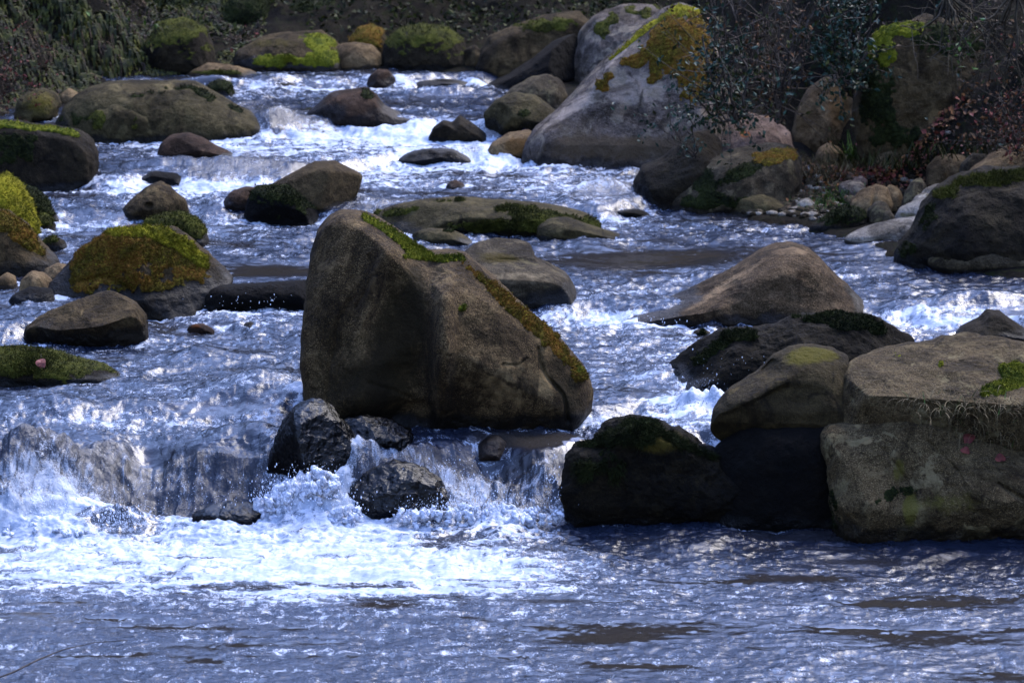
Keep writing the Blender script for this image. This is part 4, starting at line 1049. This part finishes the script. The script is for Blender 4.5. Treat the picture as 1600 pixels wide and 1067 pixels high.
def leafs(P, size, rng, up=0.3, asp=0.55):
    n = len(P)
    d = rng.normal(size=(n, 3))
    d[:, 2] -= 0.2
    d /= np.linalg.norm(d, axis=1)[:, None]
    nn = rng.normal(size=(n, 3)) * (1 - up) + np.array([0, -0.35, 1.0]) * up
    s = np.cross(d, nn)
    s /= np.linalg.norm(s, axis=1)[:, None] + 1e-9
    L_ = size * rng.uniform(0.6, 1.3, (n, 1))
    a, c = P, P + d * L_
    m = P + d * L_ * 0.5
    k = np.cross(s, d) * L_ * 0.12
    V = np.stack([a, m + s * L_ * asp * 0.5 + k, c, m - s * L_ * asp * 0.5 + k], 1).reshape(-1, 3)
    i = np.arange(n) * 4
    F = np.concatenate([np.stack([i, i + 1, i + 2], -1), np.stack([i, i + 2, i + 3], -1)])
    return V, F


def tube(pts, r0, r1, sides=4):
    pts = np.array(pts, float)
    n = len(pts)
    t = np.gradient(pts, axis=0)
    t /= np.linalg.norm(t, axis=1)[:, None] + 1e-9
    u = np.cross(t, [0.3, 0.9, 0.2])
    u /= np.linalg.norm(u, axis=1)[:, None] + 1e-9
    v = np.cross(t, u)
    a = np.linspace(0, 2 * math.pi, sides, endpoint=False)
    rr = np.linspace(r0, r1, n)[:, None, None]
    V = pts[:, None] + rr * (np.cos(a)[None, :, None] * u[:, None] + np.sin(a)[None, :, None] * v[:, None])
    i = np.arange(n - 1)[:, None] * sides
    j = np.arange(sides)[None]
    F = np.stack([i + j, i + (j + 1) % sides, i + sides + (j + 1) % sides, i + sides + j], -1).reshape(-1, 4)
    return V.reshape(-1, 3), F


def join(parts):
    V, F, o = [], {}, 0
    for v, f in parts:
        F.setdefault(f.shape[1], []).append(f + o)
        V.append(v)
        o += len(v)
    return np.vstack(V), [np.vstack(x) for x in F.values()]


def strands(P, ln, wd, rng, hang=1.0, seg=3, side=0.25, up=0.0):
    """grass-like blades from points P: hang=1 falls, hang<0 stands"""
    n = len(P)
    az = rng.uniform(0, 2 * math.pi, n)
    out = np.stack([np.cos(az), np.sin(az), np.zeros(n)], -1)
    out[:, 1] -= 0.5
    Ls = ln * rng.uniform(0.5, 1.4, n)
    w = np.cross(out, [0, 0, 1]) + rng.normal(size=(n, 3)) * 0.2
    w /= np.linalg.norm(w, axis=1)[:, None] + 1e-9
    rows = []
    for k in range(seg + 1):
        t = k / seg
        c = P + out * (Ls * side * math.sin(t * 1.6))[:, None]
        c = c + np.array([0, 0, 1.0]) * (Ls * (up * t - hang * t * t))[:, None]
        hw = wd * (1 - t * 0.85) * 0.5
        rows += [c - w * hw, c + w * hw]
    V = np.stack(rows, 1)
    m = 2 * (seg + 1)
    i = (np.arange(n) * m)[:, None]
    F = np.concatenate([np.stack([i[:, 0] + 2 * k, i[:, 0] + 2 * k + 1, i[:, 0] + 2 * k + 3, i[:, 0] + 2 * k + 2], -1) for k in range(seg)])
    return V.reshape(-1, 3), F


def on_ground(n, xr, yr, rng, fn=None):
    x = rng.uniform(*xr, n * 3)
    y = rng.uniform(*yr, n * 3)
    z = terrain(x, y)
    ok = z > level(x, y) + 0.03
    P = np.stack([x, y, z], -1)
    if fn is not None:
        ok &= fn(P)
    return P[ok][:n]


rv = np.random.default_rng(21)
# hanging grass and moss on the left bank, as several kinds of growth
def clumpy(th, sc=1.2, o=0.0):
    return lambda P: fbm(P * sc + o, 3) > th


def veg(name, label, P, kind, mat, **k):
    V, F = strands(P, rng=rv, **k) if kind == 'strand' else leafs(P, rng=rv, **k)
    o = mesh_ob(name, V, F, L[mat], origin=P.mean(0), smooth=False)
    return tag(o, label, "plants", None, "stuff")


_h = np.array([hit(a, b) for a in (0, 80, 160, 240, 320) for b in (5, 60, 110)])
LX, LY = (_h[:, 0].min() - 0.8, _h[:, 0].max() + 0.5), (_h[:, 1].min() - 0.8, _h[:, 1].max() + 1.0)
print('bank', LX, LY)
veg("hanging_moss", "drooping olive moss and grass draping the steep far left bank", on_ground(22000, LX, LY, rv, clumpy(-0.15)), 'strand', 'olive', ln=0.26, wd=0.045, hang=1.0, up=0.25)
veg("hanging_grass", "golden green grass hanging in tufts on the far left bank", on_ground(11000, LX, LY, rv, clumpy(0.08, 1.6, 4)), 'strand', 'gold', ln=0.20, wd=0.035, hang=0.9, up=0.35)
veg("dead_grass", "brown dead grass hanging on the far left bank", on_ground(7000, LX, LY, rv, clumpy(0.12, 1.1, 9)), 'strand', 'brown', ln=0.3, wd=0.016, hang=1.0, up=0.3)
P = on_ground(2600, (-7, -3.2), (25, 31), rv, clumpy(0.0, 1.4, 2))
veg("dead_bracken", "dull red and brown bracken at the left edge behind the round yellow-green boulder", P + rv.uniform(0, 0.25, P.shape), 'leaf', 'brown', size=0.05)
# back and right banks
P = on_ground(16000, (-4.5, 3.5), (Y_END + 0.8, 40), rv, clumpy(-0.25, 1.0, 12))
veg("undergrowth", "dark brown and green undergrowth behind the far boulders", P + rv.uniform(0, 0.15, P.shape), 'leaf', 'olive', size=0.07)
P = on_ground(9000, (2.2, 12), (25.5, 40), rv, lambda q: (terrain(q[:, 0], q[:, 1]) > level(q[:, 0], q[:, 1]) + 0.25) & (fbm(q * 1.2, 2) > -0.2))
veg("undergrowth", "brown leafy undergrowth over the steep right bank", P + rv.uniform(-0.02, 0.3, P.shape), 'leaf', 'brown', size=0.06)
veg("undergrowth", "dark green leaves scattered over the steep right bank", P[:5000] + rv.uniform(-0.1, 0.35, (5000, 3)), 'leaf', 'green', size=0.06)
P = on_ground(2500, (2.2, 12), (25.5, 36), rv, lambda q: (terrain(q[:, 0], q[:, 1]) > level(q[:, 0], q[:, 1]) + 0.15))
veg("dead_grass", "straw-coloured dead stalks on the steep right bank", P, 'strand', 'root', ln=0.35, wd=0.012, hang=0.5, up=0.8)


def shrub(name, label, base, tips, leafn, mats, spread=0.14, lsz=0.05, r0=0.014, group="shrubs on the right bank", cat="shrub", sag=0.0, twn=5):
    """base: (px, py, Y); tips: list of (px, py) the branches reach, all near depth Y"""
    b = on_y(*base)
    root = bpy.data.objects.new(name, None)
    root.location = Vector(b)
    COL.objects.link(root)
    tag(root, label, cat, group)
    parts, LP = [], []
    for tp in tips:
        e = on_y(tp[0], tp[1], base[2] + rv.uniform(-0.3, 0.3))
        mid = (b + e) / 2 + rv.normal(size=3) * 0.08 + np.array([0, 0, -sag])
        t = np.linspace(0, 1, 9)[:, None]
        c = (1 - t) ** 2 * b + 2 * t * (1 - t) * mid + t * t * e + rv.normal(size=(9, 3)) * 0.012
        parts.append(tube(c, r0, r0 * 0.3))
        for q in range(twn):
            k = rv.integers(2, 9)
            d = rv.normal(size=3) * spread * 1.6 + (e - b) * 0.12
            tw = c[k] + np.linspace(0, 1, 5)[:, None] * d + rv.normal(size=(5, 3)) * 0.008
            parts.append(tube(tw, r0 * 0.4, r0 * 0.12, 3))
            LP += [tw[rv.integers(1, 5)] + rv.normal(size=3) * 0.02 for _ in range(max(1, leafn // (len(tips) * twn)))]
    V, F = join(parts)
    mesh_ob("branches", V, F, L['bark'] if 'root' not in mats else L['root'], parent=root, origin=b)
    LP = np.array(LP)
    sel = rv.integers(0, len(mats), len(LP))
    for k, m in enumerate(mats):
        if m == 'root' or not (sel == k).any(): continue
        q = LP[sel == k]
        V, F = leafs(q, lsz, rv)
        tag(mesh_ob("foliage", V, F, L[m], parent=root, origin=b, smooth=False), kind="stuff")
    return root


Yb = 26.0
shrub("shrub", "dark green leafy shrub trailing over the tallest boulder's mossy shoulder", (1150, 190, 26.2), [(1100, 60), (1105, 110), (1080, 140), (1120, 30), (1125, 90), (1110, 150), (1110, -10), (1140, 60), (1150, 130), (1120, 175)], 1000, ['green', 'green', 'olive'], lsz=0.055, twn=8)
shrub("shrub", "thin leafy sprig arching in front of the tallest boulder's pale face", (1085, 245, 25.5), [(1015, 180), (1040, 160), (1025, 210), (1060, 185), (1080, 190)], 130, ['green'], lsz=0.045, r0=0.007, spread=0.07, twn=5)
shrub("shrub", "bare twiggy thicket with a few orange leaves behind the pinkish boulder", (1215, 190, 27.2), [(1140, 0), (1165, 20), (1190, -20), (1215, 10), (1235, -10), (1255, 20), (1160, 90), (1270, 60), (1190, 110), (1245, 100), (1150, 50), (1280, -10)], 500, ['brown', 'orange', 'olive', 'brown'], lsz=0.05, twn=9, spread=0.16)
shrub("shrub", "second twiggy thicket with orange and tan leaves, nearer the dark green shrub", (1160, 185, 27.4), [(1110, -20), (1130, 10), (1150, 60), (1180, 70), (1120, 90), (1200, 40)], 420, ['orange', 'brown', 'olive', 'straw'], lsz=0.055, twn=8, spread=0.16)
shrub("shrub", "bluish green evergreen bush above the upright tan boulder", (1330, 150, 26.8), [(1290, 20), (1300, 60), (1310, -10), (1320, 30), (1300, 100), (1340, 0), (1320, 60), (1360, -20), (1285, -20), (1312, 120)], 1500, ['green', 'green', 'green', 'olive'], lsz=0.055, twn=8)
shrub("shrub", "leafless bush with hanging pale roots over the huge dark boulder, upper right", (1480, -10, 25.6), [(1440, 60), (1455, 100), (1475, 85), (1500, 90), (1520, 60), (1540, 110), (1560, 70), (1590, 40), (1410, 40), (1600, 110), (1490, 120), (1570, 130)], 160, ['root', 'brown', 'olive'], sag=0.12, twn=6, r0=0.010, spread=0.12)
shrub("shrub", "tangle of pale hanging roots at the top right corner", (1590, -20, 25.4), [(1500, 30), (1530, 90), (1560, 140), (1600, 150), (1630, 90), (1545, 40), (1580, 100), (1510, 70)], 200, ['root', 'brown'], sag=0.15, twn=6, r0=0.010, spread=0.12)
shrub("shrub", "sprig of bright green leaves hanging among the pale roots", (1515, 40, 25.2), [(1505, 60), (1512, 75), (1500, 90), (1520, 100)], 30, ['lime'], lsz=0.05, twn=2, r0=0.005, spread=0.04)
shrub("shrub", "rusty red dead bush at the right edge above the long pale boulder", (1590, 235, 25.0), [(1545, 170), (1560, 150), (1580, 160), (1600, 140), (1530, 205), (1620, 150), (1555, 195), (1595, 185), (1640, 170)], 900, ['orange', 'red', 'brown', 'brown'], lsz=0.04, twn=9, r0=0.006, spread=0.12)
shrub("shrub", "dull red leafless bush at the far left edge", (-20, 150, 28.5), [(0, 60), (20, 90), (-10, 40), (30, 120), (10, 140), (25, 70)], 700, ['red', 'brown', 'brown'], lsz=0.04, twn=9, r0=0.006, spread=0.14, group="shrubs on the left bank")
shrub("shrub", "low yellow-leaved sprig at the top of the left bank", (235, 40, 31), [(205, 10), (225, 20), (200, 30), (240, 5)], 60, ['lime', 'gold'], lsz=0.06, twn=4, r0=0.006, spread=0.1, group="shrubs on the left bank")


def tuft(name, label, spots, n, ln, wd, mat, hang=0.4, up=1.0, side=0.4, cat="grass", jit=0.05, Y=None, group=None, kind=None, dz=0.0):
    P = np.array([(hit(*s) if Y is None else on_y(s[0], s[1], Y)) for s in spots])
    P = P[rv.integers(0, len(P), n)] + rv.normal(size=(n, 3)) * np.array([jit, jit, 0.01]) + np.array([0, 0, dz])
    V, F = strands(P, ln, wd, rv, hang=hang, up=up, side=side, seg=4)
    return tag(mesh_ob(name, V, F, L[mat], origin=P.mean(0), smooth=False), label, cat, group, kind)


tuft("grass_tuft", "upright tuft of long green blades beside the upright tan boulder", [(1330, 256)], 70, 0.36, 0.018, 'lime', hang=0.45, up=1.05, side=0.5)
tuft("grass_patch", "low green and yellow grass patch between pebbles on the right bank", [(1275, 322), (1290, 316), (1305, 310), (1312, 300), (1300, 322)], 700, 0.07, 0.008, 'lime', kind="stuff", jit=0.09)
tuft("grass_patch", "dead yellowish grass under the rounded tan stones on the right bank", [(1265, 262), (1285, 268), (1270, 280), (1300, 265), (1320, 270)], 600, 0.14, 0.009, 'straw', kind="stuff", jit=0.12)
tuft("grass_patch", "olive weeds along the foot of the huge dark boulder", [(1350, 262), (1400, 258), (1430, 256), (1480, 240), (1540, 236)], 900, 0.16, 0.012, 'olive', kind="stuff", jit=0.2)

# leaf litter, gravel on the right bank
def litter(name, label, spots, n, size, mat, jit=(0.22, 0.22)):
    P = np.array([hit(*s) for s in spots])
    P = P[rv.integers(0, len(P), n)] + rv.normal(size=(n, 3)) * np.array([jit[0], jit[1], 0])
    P[:, 2] = terrain(P[:, 0], P[:, 1]) + rv.uniform(0.0, 0.03, n)
    V, F = leafs(P, size, rv, up=0.75, asp=0.8)
    return tag(mesh_ob(name, V, F, L[mat], origin=P.mean(0), smooth=False), label, "leaves", None, "stuff")


litter("fallen_leaves", "red fallen leaves carpeting the right bank", [(1330, 272), (1360, 278), (1390, 282), (1345, 262), (1380, 270), (1420, 268), (1400, 290)], 700, 0.05, 'red')
litter("fallen_leaves", "orange-brown fallen leaves over the right bank", [(1300, 285), (1350, 270), (1400, 262), (1440, 260), (1280, 290), (1420, 285)], 1400, 0.045, 'orange', (0.35, 0.3))
litter("fallen_leaves", "brown fallen leaves and soil crumbs over the right bank", [(1250, 300), (1300, 290), (1350, 290), (1400, 280), (1280, 270)], 1500, 0.04, 'brown', (0.4, 0.3))
litter("fallen_leaves", "red fallen leaves on the far mossy ledge", [(400, 60), (420, 70), (450, 60), (385, 75)], 10, 0.05, 'red')

OCT = np.array([(1, 0, 0), (-1, 0, 0), (0, 1, 0), (0, -1, 0), (0, 0, 1), (0, 0, -1)], float)
OF = np.array([(0, 2, 4), (2, 1, 4), (1, 3, 4), (3, 0, 4), (2, 0, 5), (1, 2, 5), (3, 1, 5), (0, 3, 5)])
_t = (1 + 5 ** 0.5) / 2
ICO = np.array([(-1, _t, 0), (1, _t, 0), (-1, -_t, 0), (1, -_t, 0), (0, -1, _t), (0, 1, _t), (0, -1, -_t), (0, 1, -_t), (_t, 0, -1), (_t, 0, 1), (-_t, 0, -1), (-_t, 0, 1)], float)
ICO /= np.linalg.norm(ICO[0])
IF = np.array([(0, 11, 5), (0, 5, 1), (0, 1, 7), (0, 7, 10), (0, 10, 11), (1, 5, 9), (5, 11, 4), (11, 10, 2), (10, 7, 6), (7, 1, 8), (3, 9, 4), (3, 4, 2), (3, 2, 6), (3, 6, 8), (3, 8, 9), (4, 9, 5), (2, 4, 11), (6, 2, 10), (8, 6, 7), (9, 8, 1)])


def balls(P, r, rng, squash=(1, 1, 1), jit=0.0, base=ICO, faces=IF):
    n = len(P)
    sc = r[:, None, None] * np.array(squash)[None, None] * rng.uniform(0.8, 1.25, (n, 1, 3))
    V = P[:, None] + base[None] * sc * (1 + jit * rng.normal(size=(n, len(base), 1)))
    F = faces[None] + (np.arange(n) * len(base))[:, None, None]
    return V.reshape(-1, 3), F.reshape(-1, 3)


def gravel(label, spots, n, mat, jit):
    P = np.array([hit(*s) for s in spots])
    P = P[rv.integers(0, len(P), n)] + rv.normal(size=(n, 3)) * np.array([jit, jit, 0])
    P[:, 2] = terrain(P[:, 0], P[:, 1]) + 0.005
    V, F = balls(P, rv.uniform(0.012, 0.045, n), rv, (1.2, 1, 0.7), 0.07)
    return tag(mesh_ob("gravel", V, F, R[mat], origin=P.mean(0)), label, "gravel", None, "stuff")


GSP = [(1150, 308), (1180, 300), (1210, 302), (1240, 300), (1255, 318), (1230, 322), (1270, 295), (1285, 300), (1265, 330), (1310, 330), (1195, 325)]
gravel("grey and whitish pebbles strewn along the right waterline", GSP, 500, 'grey', 0.15)
gravel("pale pebbles among the grey ones along the right waterline", GSP + [(1380, 300), (1330, 300)], 200, 'white', 0.18)
gravel("dark pebbles among the stones of the right bank", GSP + [(1400, 330), (1430, 300), (1350, 300)], 350, 'dark', 0.2)

# single red leaves lying on rocks
def surf(label, px, py):
    r = ROCKS[label]
    d = (r['px'] - px) ** 2 + (r['py'] - py) ** 2 + (1 - r['front']) * 1e4
    k = int(np.argmin(d))
    return r['P'][k], r['N'][k]


def red_leaf(label, rk, px, py, size, mat='rose', rot=0.0):
    p, nrm = surf(rk, px, py)
    nrm = nrm / np.linalg.norm(nrm)
    nrm = nrm * 0.6 + np.array([0, -0.5, 0.2])
    nrm /= np.linalg.norm(nrm)
    t = np.cross(nrm, [math.sin(rot), 0.1, math.cos(rot)])
    t /= np.linalg.norm(t)
    b = np.cross(nrm, t)
    th = np.linspace(0, 2 * math.pi, 14, endpoint=False)
    rad = 1 + 0.12 * np.cos(3 * th) + 0.25 * np.exp(-((th - math.pi / 2) / 0.25) ** 2)
    c = p + nrm * 0.02
    ring = c + size * 0.5 * rad[:, None] * (np.cos(th)[:, None] * t * 0.85 + np.sin(th)[:, None] * b) + nrm * (0.006 * np.cos(2 * th))[:, None]
    V = np.vstack([[c + nrm * 0.006], ring])
    F = np.array([(0, 1 + i, 1 + (i + 1) % 14) for i in range(14)])
    o = mesh_ob("fallen_leaf", V, F, L[mat], origin=c, smooth=False)
    tag(o, label, "leaf", "red leaves on the rocks")
    stem = tube([c - b * size * 0.5, c - b * size * 0.8 + nrm * 0.005, c - b * size * 0.95], 0.002, 0.001, 3)
    mesh_ob("stem", stem[0], stem[1], L['bark'], parent=o, origin=c)


FR = "front right boulder with grey lichen blotches and a mossy crack"
FT = "big flat-topped lichened boulder with green moss patches at the right edge"
red_leaf("round dusty red leaf stuck on the low mossy rock at the left edge", "low moss-covered rock with a red leaf at the left edge", 64, 570, 0.075)
red_leaf("dark red leaf in the grass where the two right-hand boulders meet", FR, 1455, 648, 0.07, 'red', 1.0)
red_leaf("larger of the two red leaves lying together on the front right boulder", FR, 1514, 688, 0.075, 'red', 0.5)
red_leaf("smaller red leaf just below the larger one on the front right boulder", FR, 1508, 706, 0.05, 'red', 2.0)
red_leaf("red leaf farthest right, alone on the front right boulder", FR, 1562, 718, 0.06, 'red', 1.4)

# dry grass growing out between the two right-hand boulders
pts = [surf(FT, x, 640 + rv.uniform(-8, 8))[0] for x in range(1430, 1610, 12)] + [surf(FR, x, 660 + rv.uniform(-4, 4))[0] for x in range(1470, 1610, 14)]
pts = np.array(pts)
P = pts[rv.integers(0, len(pts), 420)] + rv.normal(size=(420, 3)) * 0.03
V, F = strands(P, 0.20, 0.0045, rv, hang=1.0, up=0.9, side=0.6, seg=6)
tag(mesh_ob("dry_grass", V, F, L['straw'], origin=P.mean(0), smooth=False), "thin dry grass growing between the two right-hand boulders", "grass", None, "stuff")
V, F = strands(P[:60], 0.14, 0.006, rv, hang=0.6, up=1.0, side=0.4, seg=5)
tag(mesh_ob("green_grass", V, F, L['lime'], origin=P.mean(0), smooth=False), "few green blades among the dry grass on the right-hand boulders", "grass", None, "stuff")

# thin twig lying in the water, lower left
tw = np.array([on_z(x, y, 0.03 + 0.01 * math.sin(x)) for x, y in [(-20, 1065), (20, 1050), (60, 1030), (100, 1014), (150, 1003), (200, 1000)]])
o = mesh_ob("twig", *tube(tw, 0.005, 0.002), L['bark'], origin=tw[0])
tag(o, "thin brown twig trailing in the water at the lower left corner", "twig")

# weathered blocks at the top of the picture
def block(label, x0, x1, y0, y1, Y, mat, dp=0.5):
    a, b = on_y(x0, y1, Y), on_y(x1, y0, Y)
    g = 9
    t = np.linspace(-1, 1, g)
    V, F, o = [], [], 0
    for ax in range(3):
        for sg in (-1, 1):
            A, B = np.meshgrid(t, t)
            q = np.zeros((g, g, 3))
            q[..., ax] = sg
            q[..., (ax + 1) % 3], q[..., (ax + 2) % 3] = A, B
            f = grid_faces(g, g)
            V.append(q.reshape(-1, 3))
            F.append((f if sg > 0 else f[:, ::-1]) + o)
            o += g * g
    V = np.vstack(V)
    rr = np.maximum(np.linalg.norm(np.clip(np.abs(V) - 0.86, 0, 1), axis=1) / 0.14, 1e-6)
    V = np.sign(V) * np.where(np.abs(V) > 0.86, 0.86 + (np.abs(V) - 0.86) / np.maximum(rr, 1)[:, None], np.abs(V))
    half = np.array([(b[0] - a[0]) / 2, dp / 2, (b[2] - a[2]) / 2])
    c = np.array([(a[0] + b[0]) / 2, Y + dp / 2, (a[2] + b[2]) / 2])
    P = c + V * half
    P += 0.02 * fbm(P * 4, 3)[:, None]
    z0 = np.zeros(len(P))
    tag(mesh_ob("stone_block", P, np.vstack(F), R[mat], origin=c, attrs=dict(wet=z0, stain=z0, pale=z0)), label, "stone block", "weathered blocks above the far bank")


block("beige upright block at the top centre above the mossy far boulders", 566, 618, -25, 28, 35.0, 'pink')
block("whitish block at the top centre right of the beige one", 628, 676, -30, 10, 35.2, 'white')
block("low grey-green block under the whitish one at the top centre", 622, 690, 12, 36, 35.0, 'olive')

# spray
def froth_mat():
    n = NT("white_froth")
    co = n.coord(rnd=False)
    f = n.noise(co, 60, 6, 0.75)
    g = n.noise(co, 22, 4, 0.7)
    c = n.mix(n.sm(f, 0.36, 0.60), (0.18, 0.21, 0.28), (0.42, 0.44, 0.48))
    c = n.mix(n.sm(g, 0.48, 0.34), c, (0.15, 0.175, 0.24))
    return n.set(Base_Color=c, Roughness=0.22, Normal=n.bump(f, 0.8, 0.012), IOR=1.333)


froth = froth_mat()
drop = NT("water_drops").set(Base_Color=(0.42, 0.46, 0.54), Roughness=0.08, IOR=1.333)


def sphere2(lev=2):
    V, F = [tuple(v) for v in ICO], [tuple(f) for f in IF]
    for _ in range(lev):
        mid, G = {}, []
        def m(a, b):
            k = (min(a, b), max(a, b))
            if k not in mid:
                q = (np.array(V[a]) + np.array(V[b])) / 2
                V.append(tuple(q / np.linalg.norm(q)))
                mid[k] = len(V) - 1
            return mid[k]
        for a, b, c in F:
            x, y, z = m(a, b), m(b, c), m(c, a)
            G += [(a, x, z), (b, y, x), (c, z, y), (x, y, z)]
        F = G
    return np.array(V), np.array(F)


S2V, S2F = sphere2()
S1V, S1F = S2V, S2F


def spray(label, lumps, items, rng):
    """lumps: (px, py, rx, ry, n, Y, r0, r1) heaps of torn froth; items: the same for single drops"""
    parts = []
    for (px, py, rx, ry, n, Y, r0, r1) in lumps:
        c = on_y(px, py, Y)
        s = Y / FPX
        q = rng.uniform(-1, 1, (n, 3))
        q = q / np.maximum(1, np.linalg.norm(q, axis=1))[:, None]
        P = c + q * np.array([rx * s, 0.09, ry * s])
        rr = r0 + (r1 - r0) * rng.random(n) ** 1.5
        V, F = balls(P, rr, rng, (1, 1, 1.35), 0.0, *((S2V, S2F) if len(rr) < 50 else (S1V, S1F)))
        V = V + (fbm(V * 30, 3)[:, None] * 0.030 + np.abs(fbm(V * 85, 2))[:, None] * 0.016) * (V - np.repeat(P, len(S2V), 0)) / np.repeat(rr, len(S2V))[:, None]
        parts.append((V, F))
    V, F = join(parts)
    o = mesh_ob("whitewater", V, F, froth, origin=V.mean(0))
    tag(o, label, "splash", None, "stuff")
    drops_only(label.replace("splash", "drops around the splash"), items, rng)


def drops_only(label, items, rng):
    PP, RR = [], []
    for (px, py, rx, ry, n, Y, r0, r1) in items:
        c = on_y(px, py, Y)
        s = Y / FPX
        PP.append(rng.normal(size=(n, 3)) * np.array([rx * s, 0.07, ry * s]) * 0.55 + c)
        RR.append(r0 * 0.8 + (r1 * 0.75 - r0 * 0.8) * rng.random(n) ** 5)
    P, r = np.vstack(PP), np.concatenate(RR)
    ok = P[:, 2] > level(P[:, 0], P[:, 1]) - 0.02
    V, F = balls(P[ok], r[ok], rng, (0.8, 0.8, 1.9), 0.05)
    tag(mesh_ob("spray", V, F, drop, origin=P.mean(0)), label, "spray", None, "stuff")


spray("splash thrown up at the foot of the fall left of the central boulder", [(478, 788, 60, 34, 90, 17.72, 0.006, 0.028), (500, 758, 28, 20, 40, 17.74, 0.006, 0.024), (430, 798, 28, 26, 60, 17.7, 0.006, 0.026), (540, 808, 26, 16, 40, 17.66, 0.006, 0.022)],
      [(480, 772, 58, 32, 2200, 17.70, 0.0012, 0.006), (440, 785, 40, 30, 800, 17.70, 0.0015, 0.007), (505, 740, 26, 16, 60, 17.75, 0.0012, 0.005), (430, 775, 25, 30, 160, 17.72, 0.0015, 0.007), (545, 795, 30, 20, 160, 17.68, 0.0015, 0.007)], rv)
spray("splash along the white fall below the central boulder", [(700, 806, 64, 14, 50, 17.66, 0.005, 0.018), (790, 808, 54, 13, 45, 17.66, 0.005, 0.016), (640, 810, 40, 10, 30, 17.64, 0.006, 0.02), (850, 808, 30, 12, 24, 17.64, 0.005, 0.018)],
      [(740, 795, 90, 22, 1800, 17.66, 0.0012, 0.006), (730, 765, 40, 40, 200, 17.75, 0.0012, 0.005), (760, 780, 70, 34, 260, 17.70, 0.0012, 0.006), (860, 760, 16, 55, 160, 17.75, 0.0015, 0.006), (640, 795, 40, 12, 60, 17.7, 0.0012, 0.004), (700, 730, 40, 20, 60, 17.85, 0.0015, 0.005)], rv)
spray("splash along the domed fall at the left edge", [(60, 834, 80, 10, 40, 17.44, 0.006, 0.018), (340, 824, 60, 6, 16, 17.6, 0.005, 0.014)],
      [(190, 812, 60, 20, 700, 17.52, 0.0015, 0.006), (60, 800, 90, 45, 900, 17.6, 0.0015, 0.007), (190, 808, 50, 20, 140, 17.55, 0.0015, 0.006), (300, 770, 110, 35, 160, 17.7, 0.0015, 0.005)], rv)
drops_only("droplets sparkling in front of the black weed-covered rocks", [(1180, 570, 140, 25, 40, 19.0, 0.0015, 0.005), (1090, 600, 60, 14, 70, 19.0, 0.0015, 0.006), (1090, 630, 50, 12, 110, 18.9, 0.0015, 0.007), (400, 470, 90, 14, 40, 20.6, 0.002, 0.005), (1010, 500, 60, 6, 40, 20.4, 0.002, 0.006)], rv)
